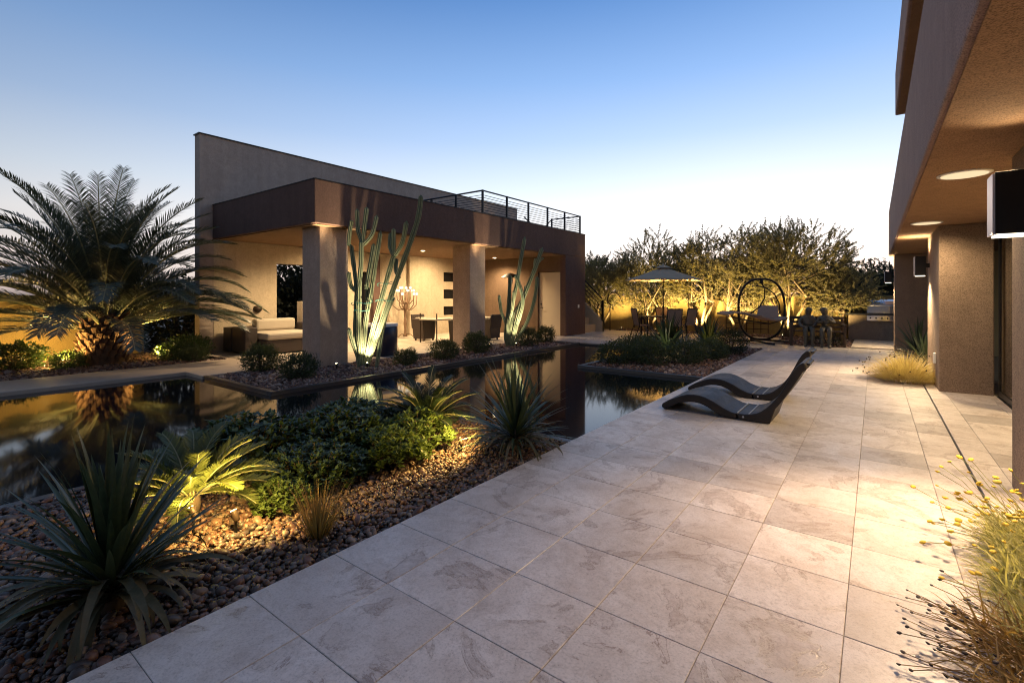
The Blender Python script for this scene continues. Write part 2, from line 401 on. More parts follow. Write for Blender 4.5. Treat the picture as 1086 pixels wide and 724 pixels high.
m = MB()
m.box(.665, 6., 12.0, 20.6, -.3, -.02)
tag(m.build('side_path', 'side_concrete', bevel=.003), kind='structure')
tiles('door_paving', 'travertine', .658, 1.44, 1.5, 12.0, .87-.48, 2.1)
tag(MB().box(.642, .658, 1.5, 12, -.3, -.02).build('slot_drain', 'black_metal'), kind='structure')
# beds
def bed(name, rects, mat, z):
    m = MB()
    for a, b, c, d in rects: m.box(a, b, c, d, -.6, z)
    return tag(m.build(name, mat), kind='structure')
bed('pebble_bed', [(-5.0, -2.52, -5, 4.38)], 'soil', -.055)
bed('pavilion_bed', [(-9.95, -7.6, 3.84, 5.23), (-9.35, -7.6, 5.23, 13.3)], 'mulch', -.035)
bed('cycad_bed', [(-5.03, -2.52, 9.27, 15.19)], 'mulch', -.035)
bed('palm_bed', [(-15.6, -12.21, -9, 5.05)], 'mulch', -.025)
bed('wall_bed', [(-9.0, -2.3, 19.22, 20.6), (-2.3, -.56, 16.76, 20.6)], 'mulch', -.012)
bed('planting_pocket', [(.67, 1.6, -1, 1.49)], 'soil', -.01)
m = MB()
for a, b, c, d, z in ((-5.1, -5.0, -5, 4.48, -.03), (-5.0, -2.53, 4.38, 4.48, -.03),
                      (-10.02, -7.6, 3.74, 3.84, 0.), (-7.6, -7.5, 3.74, 13.6, 0.),
                      (-5.13, -5.03, 9.17, 13.6, -.005), (-5.03, -2.53, 9.17, 9.27, -.005)):
    m.box(a, b, c, d, -.6, z)
m.box(-7.5, -5.13, 13.5, 13.61, -.6, -.02)
tag(m.build('pool_kerb', 'kerb', bevel=.006), kind='structure')

rng = np.random.default_rng(3)
def bed_pts(x0, x1, y0, y1, step, z0, z1, cam_far=None):
    p = jitter_grid(x0, x1, y0, y1, step, rng); z = rng.uniform(z0, z1, len(p)); return np.column_stack([p, z])
p = np.concatenate([bed_pts(-4.99, -2.55, .0, 4.38, .030, -.054, -.038), bed_pts(-4.99, -2.55, .0, 4.38, .043, -.036, -.020)])
d = -p[:, 0]*sin(YAW)+p[:, 1]*cos(YAW)
for lo, hi, sub_ in ((1.2, 3.6, 2), (3.6, 9, 1)):
    o = scatter_stones('river_pebbles', 'pebble', p[(d > lo) & (d <= hi)], .0195, sub_, 5+sub_, (.55, .5), .4, .16)
    if sub_ == 2: pb = o
    else:
        bm = bmesh.new(); bm.from_mesh(pb.data); bm.from_mesh(o.data); bm.to_mesh(pb.data); bm.free(); bpy.data.objects.remove(o)
tag(pb, 'smooth brown and grey river pebbles filling the bed beside the patio', 'pebbles', kind='stuff')
p = np.concatenate([bed_pts(-9.93, -7.62, 3.86, 5.2, .055, -.035, -.01), bed_pts(-9.3, -7.62, 5.25, 13.3, .06, -.035, -.01)])
tag(scatter_stones('gravel_mulch', 'chips', p, .034, 1, 6, (.5, .4), .6, .2, False), 'reddish brown gravel and bark mulch around the cacti', 'gravel', kind='stuff')
p = np.concatenate([bed_pts(-5.02, -2.56, 9.3, 15.15, .06, -.035, -.01)])
tag(scatter_stones('bark_mulch', 'chips', p, .034, 1, 8, (.5, .4), .6, .2, False), 'dark reddish mulch in the far pool planter', 'mulch', kind='stuff')
p = np.concatenate([bed_pts(-15., -12.24, .6, 5., .075, -.025, .0), bed_pts(-9., -2.3, 19.25, 20.5, .09, -.02, .01), bed_pts(-2.3, -.6, 16.8, 20.5, .08, -.02, .01)])
tag(scatter_stones('leaf_mulch', 'chips', p, .04, 1, 9, (.5, .35), .6, .2, False), 'brown mulch under the palm and along the garden wall', 'mulch', kind='stuff')

# ------------------------------------------------------------------ pavilion
PV = thing('pavilion', (-11.5, 11, 0), 'brown stucco pool pavilion with flat roof terrace and tall end wall', 'pavilion')
m = MB(); grid_wall(m, 'x', -14.2, -13.9, [5.1, 7.1, 8.75, 9.85, 10.35, 18.9], [0, 2.3, 2.42, 5.66], {(1, 0), (1, 1), (3, 0)})
tall = fix_normals(m.build('tall_wall', 'wall_stucco', PV))
m = MB(); grid_wall(m, 'x', -13.893, -13.89, [5.43, 7.1, 8.75, 9.85, 10.35, 12.0], [.0, 2.3, 2.42, 2.952], {(1, 0), (1, 1), (3, 0)})
fix_normals(m.build('inner_wall', 'tan_stucco', PV))
m = MB(); grid_wall(m, 'x', -13.89, -13.76, [12.0, 13.76, 15.0, 15.28], [0, .7, 1.05, 1.36, 1.73, 2.04, 2.42, 2.952], {(1, 1), (1, 3), (1, 5)})
iw = fix_normals(m.build('inner_wall', 'tan_stucco', PV))
for z0, z1 in ((.7, 1.05), (1.36, 1.73), (2.04, 2.42)):
    MB().box(-13.885, -13.86, 13.76, 15.0, z0, z1).build('window', 'dark_glass', PV)
dd = MB().box(-14.1, -14.06, 9.85, 10.35, 0, 2.3).build('door', 'dark_glass', PV)
MB().box(-13.95, -13.7, 10.352, 10.62, 0.002, 2.95).build('pilaster', 'brown_stucco', PV)
m = MB().box(-13.6, -13.3, 7.55, 8.25, 0, 1.32).box(-13.75, -13.45, 8.28, 8.75, 0, 2.05)
m.build('half_wall', 'tan_stucco', PV, bevel=.01)
MB().box(-13.897, -9.05, 5.4, 16.8, 2.97, 3.86).build('roof', 'brown_stucco', PV, bevel=.015)
MB().box(-13.75, -9.12, 5.47, 15.28, 2.952, 2.968).build('ceiling', 'soffit_stucco', PV)
m = MB(); grid_wall(m, 'y', 15.3, 15.5, [-13.755, -10.28, -9.28], [0, 2.38, 2.95], {(1, 0)})
fix_normals(m.build('storage_wall', 'warm_brown_stucco', PV))
m = MB().box(-9.278, -9.052, 15.3, 16.798, 0, 2.968); m.build('end_pier', 'brown_stucco', PV)
MB().box(-13.895, -9.28, 15.502, 16.798, 0, 2.968).build('storage_room', 'brown_stucco', PV)
dr = MB().box(-10.262, -9.298, 15.39, 15.44, .01, 2.36).build('door', 'door_paint', PV, bevel=.004)
MB().tube([(-10.17, 15.39, 1.02), (-10.17, 15.33, 1.02), (-10.05, 15.325, 1.02)], .014, 8).build('handle', 'iron', dr, True)
MB().tube([(-10.17, 15.39, 1.16), (-10.17, 15.365, 1.16)], .028, 12).build('lock', 'iron', dr, True)
for y in (5.67, 10.37):
    MB().box(-9.99, -9.31, y, y+.68, -.02, 2.969).build('column', 'column_stucco', PV, bevel=.012)
MB().box(-9.05, -9.02, 16.2, 16.28, 1.02, 1.14).build('outlet', 'white_plastic', PV, bevel=.004)
sh = MB(); sh.lathe([(.02, 1.0), (.10, 1.06), (.12, 1.12), (.10, 1.19), (.05, 1.2)], 12, -13.88, 6.55); sh.build('wall_lamp', 'iron', PV, True)
MB().box(-14.23, -13.87, 5.07, 18.93, 5.662, 5.69).build('coping', 'black_metal', PV)
m = MB().box(-13.89, -9.04, 5.385, 5.42, 3.862, 3.875).box(-9.075, -9.035, 5.421, 16.815, 3.862, 3.875); m.build('coping', 'black_metal', PV)
rl = MB()
zs = [3.93+.073*i for i in range(8)]
yl = [10.8+1.17*i for i in range(6)]; xl = [-9.2-1.07*i for i in range(5)]
def rail_run(rl, a, b, n=8, top=True):
    a, b = Vector(a), Vector(b)
    for i in range(n): rl.tube([a+Vector((0,0,3.93+.073*i)), b+Vector((0,0,3.93+.073*i))], .009, 5)
    if top: rl.tube([a+Vector((0,0,4.57)), b+Vector((0,0,4.57))], .024, 6)
rail_run(rl, (-9.2, 10.8, 0), (-9.2, 16.65, 0)); rail_run(rl, (-9.2, 10.8, 0), (-13.88, 10.8, 0))
rail_run(rl, (-9.2, 16.65, 0), (-10.5, 16.65, 0)); rail_run(rl, (-11.6, 16.65, 0), (-13.88, 16.65, 0))
rl.tube([(-10.5, 16.65, 4.57), (-11.3, 16.72, 3.95)], .02, 6)
rail = rl.build('railing', 'black_metal', PV)
for (x, y) in [(-9.2, q) for q in yl]+[(q, 10.8) for q in xl[1:]]+[(-10.5, 16.65), (-11.6, 16.65)]:
    MB().box(x-.026, x+.026, y-.026, y+.026, 3.8, 4.59).build('post', 'black_metal', rail)

for i, (y, lab) in enumerate(((7.0, 'nearest the sofa'), (10.8, 'over the dining table'), (14.5, 'in front of the storage door'))):
    t = thing('ceiling_light', (-11.75, y, 2.952), 'small round recessed light in the pavilion ceiling '+lab, 'ceiling light', 'recessed pavilion ceiling lights')
    m = MB(); m.lathe([(.085, 2.951), (.09, 2.94), (.065, 2.938), (.06, 2.95)], 20, -11.75, y); m.build('trim', 'white_plastic', t, True)
    m = MB(); m.lathe([(.055, 2.937), (.054, 2.936)], 20, -11.75, y); m.build('lens', 'downlight', t)

# outside stair
ST = thing('outdoor_staircase', (-10, 17.8, 0), 'sandy stone staircase with black pickets beside the pavilion end', 'staircase')
m = MB()
for i in range(13): m.box(-9.3-.3*(i+1), -9.3-.3*i, 17.25, 18.15, 0 if i == 0 else .29*i-.12, .29*(i+1)-.005*i)
m.build('steps', 'step', ST)
m = MB(); m.prism([(-9.0, 0.), (-9.0, .42), (-13., 4.2), (-13., 3.0), (-9.25, 0.)], 18.16, 18.32); fix_normals(m.build('stringer', 'step', ST))
m = MB()
for i in range(22):
    x = -9.1-.18*i; zz = .42+(-9.0-x)*.945; m.tube([(x, 18.24, zz), (x, 18.24, zz+.75)], .012, 5)
for k in range(5):
    zz = .5+.18*k; m.tube([(-9.02, 18.24, zz+.12), (-13., 18.24, zz+3.9)], .014 if k < 4 else .03, 5)
m.box(-9.06, -8.98, 18.2, 18.28, .0, 1.3)
m.build('handrail', 'black_metal', ST)

# ------------------------------------------------------------------ house on the right
HS = thing('house', (2, 8, 0), 'rough brown stucco house with deep overhanging eaves at the right', 'house')
MB().box(.31, 7, -4, 17.4, 2.6, 3.85).build('fascia', 'house_fascia', HS, bevel=.02)
MB().box(.345, 6.9, -3.9, 17.3, 2.588, 2.602).build('soffit', 'house_soffit', HS)
MB().box(.31, 7, -4, 11.8, 4.93, 5.75).build('upper_roof', 'house_fascia', HS, bevel=.02)
MB().box(.35, 6.9, -3.9, 11.7, 4.918, 4.932).build('upper_soffit', 'house_soffit', HS)
MB().box(1.2, 6.8, -3.8, 11.5, 3.85, 4.92).build('upper_wall', 'house_stucco', HS)
for (a, b, c, d) in ((.86, 1.6, 4.3, 5.4), (.8, 1.42, 10.05, 12.1), (.42, 1.2, 16.4, 17.35)):
    MB().box(a, b, c, d, -.02, 2.588).build('pier', 'house_stucco', HS, bevel=.015)
m = MB().box(1.43, 1.6, 12.1, 16.4, 0, 2.588).box(1.2, 6.8, 16.6, 17.2, 0, 2.587)
m.box(5.2, 5.35, -3.8, 10.2, 0, 2.587).box(1.75, 5.2, 10.1, 10.3, 0, 2.587).box(1.6, 5.2, -3.8, -3.6, 0, 2.587)
m.build('room_wall', 'room_wall', HS)
MB().box(1.62, 5.2, -3.6, 10.1, -.3, .012).build('room_floor', 'pavilion_tile', HS)
for a, b in ((-.2, .004), (2.505, 2.587)): MB().box(1.442, 1.618, 5.402, 10.048, a, b).build('door_track', 'black_metal', HS)
for k, (x, y0, y1) in enumerate(((1.46, 8.9, 10.04), (1.51, 8.75, 9.98), (1.56, 8.6, 9.9))):
    m = MB().box(x, x+.035, y0, y0+.07, .005, 2.5).box(x, x+.035, y1-.07, y1, .005, 2.5).box(x, x+.035, y0+.07, y1-.07, .005, .09).box(x, x+.035, y0+.07, y1-.07, 2.42, 2.5)
    dp = m.build('sliding_door', 'black_metal', HS)
    MB().box(x+.012, x+.022, y0+.07, y1-.07, .09, 2.42).build('pane', 'glass', dp)
    if k == 0:
        MB().box(x-.03, x, y0+.015, y0+.055, .95, 1.25).build('handle', 'alu', dp, bevel=.004)
MB().box(.768, .8, 10.5, 10.62, .38, .55).build('outlet_cover', 'white_plastic', HS, bevel=.008)
MB().box(.55, .63, 17.36, 17.4, 1.2, 1.4).build('outlet_cover', 'iron', HS)

def sconce(x0, x1, xa, y, z0, z1, label):
    t = thing('wall_sconce', ((x0+x1)/2, y, z0), label, 'wall lamp', 'square wall lamps on the house')
    yy = y+.2
    m = MB(); m.box(x0+.012, x1, y, yy, z0+.012, z1); m.build('housing', 'black_metal', t, bevel=.003)
    MB().box(x0, x0+.012, y+.004, yy-.004, z0+.01, z1-.01).build('edge_panel', 'alu', t)
    MB().box(x0+.02, x1-.01, y+.01, yy-.01, z0, z0+.012).build('diffuser', 'diffuser', t)
    MB().box(x1, xa, y+.06, y+.14, (z0+z1)/2-.03, (z0+z1)/2+.05).build('bracket', 'black_metal', t)
    return t
sconce(.62, .80, .86, 4.45, 1.89, 2.31, 'large square black wall lamp nearest at the right edge of the view')
sconce(.58, .745, .80, 11.6, 1.85, 2.22, 'square brown wall lamp on the middle stucco pier above the spiky plant')
sconce(.21, .37, .42, 17.0, 1.84, 2.16, 'small square wall lamp on the farthest pier above the barbecue')
for (x, y, lab) in ((.64, 5.9, 'big round ceiling lamp under the eaves nearest the viewer'), (.62, 9.55, 'round ceiling lamp under the eaves before the middle pier')):
    t = thing('soffit_light', (x, y, 2.588), lab, 'ceiling light', 'round lamps under the house eaves')
    m = MB(); m.lathe([(.19, 2.589), (.19, 2.58), (.165, 2.577)], 32, x, y); m.build('trim', 'white_plastic', t, True)
    m = MB(); m.lathe([(.162, 2.575), (.161, 2.574)], 32, x, y); m.build('diffuser', 'lamp_disc', t)

# ------------------------------------------------------------------ garden walls
W1 = tag(MB().box(-16., 5., 20.6, 20.85, -.1, 1.48).build('garden_wall', 'garden_wall', bevel=.02), 'yellow lit stucco garden wall behind the trees and dining table', 'wall')
W2 = tag(MB().box(-15.85, -15.6, -14, 4.4, -.1, 1.5).build('garden_wall', 'garden_wall', bevel=.02), 'low yellow lit stucco wall behind the date palm', 'wall')

# ------------------------------------------------------------------ lights
def spot(name, loc, target, power, deg, col=(1, .72, .34), blend=.6, size=.03, parent=None):
    l = bpy.data.lights.new(name, 'SPOT'); l.energy = power; l.spot_size = R(deg); l.spot_blend = min(blend, 1); l.color = col; l.shadow_soft_size = size
    o = bpy.data.objects.new(name, l); C.objects.link(o); o.location = loc
    dv = Vector(target)-Vector(loc); o.rotation_euler = dv.to_track_quat('-Z', 'Y').to_euler()
    return o
WARM = (1, .68, .28); GOLD = (1, .62, .17); HALO = (1, .82, .52)
def uplight(loc, target, power, deg, label, col=WARM, blend=.7):
    t = thing('landscape_spotlight', loc, label, 'garden spotlight', 'landscape spotlights in the planting beds')
    a = Vector(loc); d = (Vector(target)-a).normalized(); c0 = a+Vector((0,0,.07))
    MB().tube([a+Vector((0,0,-.05)), c0], .009, 6).build('stake', 'black_metal', t)
    MB().tube([c0-d*.03, c0-d*.025, c0+d*.035, c0+d*.042], [.012, .019, .022, .022], 12).build('lamp_body', 'iron', t, True)
    MB().tube([c0+d*.0425, c0+d*.0445], .018, 12).build('lens', 'lens', t)
    spot('spot_lamp', c0+d*.06, target, power, deg, col, blend)
LIGHT = 1.0
uplight((-13.35, 2.35, 0), (-13.8, 3.0, 1.5), 380, 110, 'spotlight at the left foot of the date palm trunk', GOLD)
uplight((-13.2, 4.05, 0), (-13.7, 3.3, 1.7), 300, 110, 'spotlight at the right foot of the date palm trunk', GOLD)
uplight((-14.6, .6, 0), (-15.6, 1.2, .7), 90, 140, 'spotlight among low shrubs facing the wall behind the palm', GOLD)
uplight((-8.35, 6.15, 0), (-8.75, 6.35, 1.6), 70, 95, 'spotlight at the foot of the tall cactus by the first column', HALO)
spot('spot_lamp', (-8.15, 6.15, .12), (-8.85, 6.6, 3.4), 560, 44, HALO, 1)
spot('spot_lamp', (-8.15, 11.3, .12), (-8.75, 11.5, 2.6), 420, 46, HALO, 1)
uplight((-8.3, 11.25, 0), (-8.62, 11.35, 1.4), 60, 90, 'spotlight at the foot of the cactus before the second column', HALO)
uplight((-3.30, 1.42, 0), (-3.62, 1.36, .5), 34, 140, 'bright spotlight in the pebbles under the lit sago palm', GOLD)
uplight((-3.42, 1.22, .06), (-3.75, 1.1, .5), 14, 120, 'spotlight half hidden under the sago fronds by the big yucca', GOLD)
uplight((-3.22, 3.46, 0), (-3.62, 3.66, .4), 34, 140, 'bright spotlight in the pebbles between sago and far yucca', GOLD)
uplight((-3.85, 11.2, .02), (-4.1, 12., .6), 16, 120, 'spotlight among shrubs below the dark cycad in the pool planter', HALO)
uplight((-3.35, 12.9, .02), (-3.6, 13.5, .5), 20, 120, 'spotlight behind the pool planter by the second cycad', GOLD)
for x, y, tx, pw, lab in ((-8.7, 19.45, -9.6, 380, 'spotlight below the leftmost olive by the staircase'), (-7.2, 19.4, -7.6, 620, 'spotlight at the wall behind the parasol'),
                      (-5.5, 19.3, -5.6, 950, 'spotlight at the pale many-stemmed olive right of the dining table'), (-4.1, 19.3, -4.2, 700, 'spotlight at the wall behind the hanging swing'),
                      (-2.6, 19.3, -2.6, 620, 'spotlight at the wall between swing and bench'), (-1.2, 19.2, -1.3, 380, 'spotlight at the wall behind the two statues')):
    uplight((x, y, 0), (tx, y+.36, 2.5), pw*1.0, 130, lab, (1, .68, .24))
def glow(loc, power, col=GOLD, size=.03):
    l = bpy.data.lights.new('spot_lamp', 'POINT'); l.energy = power; l.color = col; l.shadow_soft_size = size
    o = bpy.data.objects.new('spot_lamp', l); C.objects.link(o); o.location = loc
spot('spot_lamp', (-3.16, 1.36, .34), (-3.75, 1.75, -.1), 42, 168, GOLD, .5); spot('spot_lamp', (-3.42, 1.20, .22), (-3.9, 1.3, .3), 30, 130, GOLD)
spot('spot_lamp', (-3.08, 3.40, .34), (-3.9, 3.1, -.1), 54, 168, GOLD, .5)
glow((-13.6, 2.2, .2), 10); glow((-13.4, 4.2, .2), 9); glow((-14.7, .5, .3), 90); glow((-14.6, 2.3, .3), 60); glow((-4.0, 11.5, .2), 3, HALO)
for y_, tz in ((5.72, 3.6), (10.62, 3.6)):
    uplight((-8.78, y_, 0), (-9.12, y_-.03, tz), 2400, 13, 'narrow beam spotlight before the %s column' % ('first' if y_ < 8 else 'second'), (1, .74, .42), .5)
# pavilion down lights
for y in (7.0, 10.8, 14.5): spot('ceiling_spot', (-11.75, y, 2.9), (-11.9, y, 0), 380, 150, (1, .72, .40), .8, .05)
spot('ceiling_spot', (-12.3, 9.0, 2.9), (-13.4, 9.0, 0), 280, 150, (1, .72, .40), .8, .05)
spot('ceiling_spot', (-12.3, 12.6, 2.9), (-13.4, 12.6, 0), 280, 150, (1, .72, .40), .8, .05)
# sconces: light falls below and above each box
spot('sconce_lamp', (.62, 4.55, 1.87), (.54, 3.5, 0), 350, 112, (1, .70, .42), .9, .08)
spot('sconce_lamp', (.60, 11.7, 1.83), (.55, 11.4, 0), 330, 130, (1, .74, .42), .9, .08)
spot('sconce_lamp', (.29, 17.1, 1.82), (.25, 16.9, 0), 200, 130, (1, .74, .42), .9, .08)
for x, y, z, pw in ((.70, 4.55, 2.34, 22), (.66, 11.7, 2.25, 50), (.3, 17.1, 2.2, 40)):
    spot('sconce_lamp', (x, y, z), (x, y if y > 5 else y-2.2, 3 if y > 5 else 2.62), pw, 160 if y > 5 else 100, (1, .74, .42), .9, .06)
for x, y in ((.64, 5.9), (.62, 9.55)): spot('soffit_lamp', (x, y, 2.56), (x, y, 0), 160, 165, (1, .74, .42), .9, .15)
spot('room_lamp', (3., 7.5, 2.5), (3., 7.5, 0), 400, 170, (1, .76, .42), .5, .2)

# ------------------------------------------------------------------ sky and sun
w = bpy.data.worlds.new('World'); sc.world = w; w.use_nodes = True
nt = w.node_tree; nt.nodes.clear(); N = nt.nodes.new; L = nt.links.new
out = N('ShaderNodeOutputWorld')
sky = N('ShaderNodeTexSky'); sky.sky_type = 'NISHITA'; sky.sun_disc = False
SUN_AZ = R(-10)                                     # clockwise from +Y
sky.sun_elevation = R(1.5); sky.sun_rotation = SUN_AZ; sky.ozone_density = 4.; sky.dust_density = .6
b1 = N('ShaderNodeBackground'); b1.inputs[1].default_value = .05; L(sky.outputs[0], b1.inputs[0])
tc = N('ShaderNodeTexCoord'); sep = N('ShaderNodeSeparateXYZ'); L(tc.outputs['Generated'], sep.inputs[0])
rp = N('ShaderNodeValToRGB'); L(sep.outputs[2], rp.inputs[0]); e = rp.color_ramp.elements
stops = [(0., (.25, .22, .22)), (.012, (.62, .51, .47)), (.06, (.78, .68, .635)), (.13, (.79, .755, .74)), (.20, (.60, .655, .725)), (.30, (.35, .465, .66)), (.40, (.205, .34, .59)), (.53, (.085, .195, .435)), (.75, (.19, .28, .47)), (1., (.25, .33, .50))]
while len(e) < len(stops): e.new(.5)
for el, (p_, c_) in zip(e, stops): el.position = p_; el.color = (*c_, 1)
dot = N('ShaderNodeVectorMath'); dot.operation = 'DOT_PRODUCT'; dot.inputs[1].default_value = (sin(SUN_AZ), cos(SUN_AZ), 0); L(tc.outputs['Generated'], dot.inputs[0])
mr = N('ShaderNodeMapRange'); mr.inputs[1].default_value = -.1; mr.inputs[2].default_value = 1.; mr.inputs[3].default_value = .45; mr.inputs[4].default_value = 1.12
L(dot.outputs['Value'], mr.inputs[0])
b2 = N('ShaderNodeBackground'); L(rp.outputs[0], b2.inputs[0]); L(mr.outputs[0], b2.inputs[1])
ad = N('ShaderNodeAddShader'); L(b1.outputs[0], ad.inputs[0]); L(b2.outputs[0], ad.inputs[1]); L(ad.outputs[0], out.inputs[0])
sl = bpy.data.lights.new('sun', 'SUN'); sl.energy = .35; sl.angle = R(14); sl.color = (1, .72, .5)
so = bpy.data.objects.new('sun', sl); C.objects.link(so)
el_ = R(5); dv = Vector((sin(SUN_AZ)*cos(el_), cos(SUN_AZ)*cos(el_), sin(el_)))
so.rotation_euler = (-dv).to_track_quat('-Z', 'Y').to_euler(); so.location = (0, 0, 30)

# ------------------------------------------------------------------ camera
cam = bpy.data.cameras.new('Camera'); co = bpy.data.objects.new('Camera', cam); C.objects.link(co); sc.camera = co
cam.sensor_width = 36; cam.lens = 36*512/1086; cam.shift_y = -49/1086; cam.clip_start = .05; cam.clip_end = 2000
co.location = (0, 0, 1.5); co.rotation_euler = (R(90), 0, YAW)
sc.view_settings.view_transform = 'Standard'; sc.view_settings.look = 'None'; sc.view_settings.exposure = .5; sc.view_settings.gamma = 1
cy = sc.cycles
cy.use_denoising = True; cy.max_bounces = 7; cy.diffuse_bounces = 3; cy.glossy_bounces = 4; cy.transmission_bounces = 4; cy.transparent_max_bounces = 6
cy.pixel_filter_type = 'BLACKMAN_HARRIS'; cy.filter_width = 1.1
cy.caustics_reflective = False; cy.caustics_refractive = False; cy.sample_clamp_indirect = 4; cy.use_light_tree = True
try: cy.denoiser = 'OPENIMAGEDENOISE'
except Exception: pass
#@@PLANTS

# ------------------------------------------------------------------ plant builders
def strip(V, F, base, az, el, length, width, bend, segs=7, fold=.25, twist=0., taper=.75, r=None):
    """a sword leaf: starts at elevation el, bends down by `bend` radians along its length"""
    p = Vector(base); o = len(V); ds = length/segs
    side = Vector((-sin(az), cos(az), 0))
    for i in range(segs+1):
        t = i/segs; e = el-bend*t**1.6
        d = Vector((cos(az)*cos(e), sin(az)*cos(e), sin(e))); nrm = d.cross(side)
        s2 = side*cos(twist*t)+nrm*sin(twist*t); n2 = d.cross(s2)
        wd = width*.5*(min(1., .55+t*2.2) if t < .25 else (1-((t-.25)/.75)**(1/taper*1.25))**.9 if t < 1 else 0)
        if i == segs: V.append(tuple(p))
        else:
            V.extend([tuple(p+s2*wd-n2*wd*fold*-1), tuple(p), tuple(p-s2*wd+n2*wd*fold)])
        p = p+d*ds
    for i in range(segs-1):
        a = o+i*3; F += [(a, a+1, a+4), (a, a+4, a+3), (a+1, a+2, a+5), (a+1, a+5, a+4)]
    a = o+(segs-1)*3; F += [(a, a+1, a+3), (a+1, a+2, a+3)]
def mesh_obj(name, V, F, mat, parent=None, smooth=True):
    off = Vector((0,0,0)); p = parent
    while p is not None: off += p.location; p = p.parent
    ob = np_mesh(name, np.array(V)-np.array(off), np.array(F), mat, smooth); ob.parent = parent; return ob
def yucca(loc, label, cat, n_up, n_old, length, width, seed, spread=1.25, group=None, old_drop=2.6, mat='yucca_leaf', stem=.22):
    r = random.Random(seed); t = thing('spiky_yucca', loc, label, cat, group); b = Vector(loc); V, F = [], []
    for i in range(n_up):
        q = i/n_up; az = i*2.39996+r.uniform(-.25, .25); el = R(88)-q*spread+r.uniform(-.1, .1); l = length*r.uniform(.8, 1.08)*(1-.15*q)
        strip(V, F, b+Vector((cos(az)*.03, sin(az)*.03, stem*(1-q*.7)+.02)), az, el, l, width*r.uniform(.8, 1.1), r.uniform(.05, .25)+q*r.uniform(.1, .7), 8, .35, r.uniform(-.3, .3))
    mesh_obj('foliage', V, F, mat, t)
    V, F = [], []
    for i in range(n_old):
        az = i*2.39996+r.uniform(-.3, .3); el = R(r.uniform(5, 42))
        strip(V, F, b+Vector((cos(az)*.04, sin(az)*.04, r.uniform(.05, stem*.8))), az, el, length*r.uniform(.5, .88), width*r.uniform(.9, 1.2), r.uniform(1.1, old_drop), 10, .2, r.uniform(-.7, .7))
    if V: 
        V = [(x, y, max(z, b.z+.006)) for x, y, z in V]
        mesh_obj('old_leaves', V, F, 'yucca_dry', t)
    m = MB(); m.tube([b+Vector((0,0,-.05)), b+Vector((0,0,stem))], [.06, .05], 8); m.build('stem', 'stem', t, True)
    return t
def frond(V, F, rach, base, az, el, length, bend, pairs, ll, lw, r, vee=.45, lean=0., droop=.5, t0=.14):
    n = 12; pts = []; p = Vector(base); ds = length/n; dirs = []
    for i in range(n+1):
        t = i/n; e = el-bend*t**1.65; a = az+lean*t
        d = Vector((cos(a)*cos(e), sin(a)*cos(e), sin(e))); pts.append(p.copy()); dirs.append(d); p = p+d*ds
    rach.tube(pts, [.024*length/3*(1-.85*i/n)+.003 for i in range(n+1)], 4, False)
    for k in range(pairs):
        t = t0+(1-t0)*(k+.5)/pairs; f = t*n; i = min(n-1, int(f)); u = f-i
        q = pts[i].lerp(pts[i+1], u); d = dirs[i].lerp(dirs[i+1], u).normalized()
        s0 = Vector((-sin(az+lean*t), cos(az+lean*t), 0)); nr = d.cross(s0)*-1
        if nr.z < 0: nr = -nr
        l = ll*(.35+.65*math.sin(min(1., (t-t0)/(1-t0)*.9+.12)*pi)**.7)*r.uniform(.85, 1.1)
        for sgn in (-1, 1):
            fw = .75+.5*t+r.uniform(-.12, .12); v = vee+r.uniform(-.2, .2)
            dl = (s0*sgn*cos(v)+nr*sin(v)+d*fw).normalized(); wv = d.cross(dl).cross(dl).normalized()*lw*.5
            mid = q+dl*l*.5+Vector((0,0,-droop*l*.08)); tip = q+dl*l*.97+Vector((0,0,-droop*l*.38)); o = len(V)
            V.extend([tuple(q-wv*.6), tuple(q+wv*.6), tuple(mid-wv), tuple(mid+wv), tuple(tip)])
            F.extend([(o, o+1, o+3), (o, o+3, o+2), (o+2, o+3, o+4)])
def leaf_quads(P, D, rng, length, width, jit=.7):
    """a pointed leaf quad at every point P pointing roughly along D"""
    n = len(P); d = D+rng.normal(0, jit, (n, 3)); d /= np.linalg.norm(d, axis=1, keepdims=True)+1e-9
    a = rng.normal(0, 1, (n, 3)); s = np.cross(d, a); s /= np.linalg.norm(s, axis=1, keepdims=True)+1e-9
    nn = np.cross(d, s)
    l = (length*rng.uniform(.65, 1.25, n))[:, None]; w_ = (width*rng.uniform(.75, 1.2, n))[:, None]*.5
    V = np.stack([P, P+d*l*.45+s*w_+nn*w_*.3, P+d*l, P+d*l*.45-s*w_+nn*w_*.3], 1).reshape(-1, 3)
    F = np.arange(4*n).reshape(n, 4); return V, F
def bush_mesh(seed, n=2600, leaf=.045, wid=.016, lump=.22, flatb=.82):
    """unit-radius round bush: foliage points in an uneven ball; base at z = 0"""
    rng = np.random.default_rng(seed); u = rng.normal(0, 1, (n, 3)); u /= np.linalg.norm(u, axis=1, keepdims=True)
    bump = 1+lump*np.sin(u@rng.normal(0, 3.5, 3)+1)*np.sin(u@rng.normal(0, 4.5, 3))+.10*rng.normal(0, 1, n)
    rad = (1-.5*rng.random(n)**2.2)*bump; P = u*rad[:, None]; P[:, 2] *= flatb; P[:, 2] += flatb*.92
    keep = P[:, 2] > .02; return leaf_quads(P[keep], (u*.8+np.array([0, 0, .5]))[keep], rng, leaf, wid, .6)
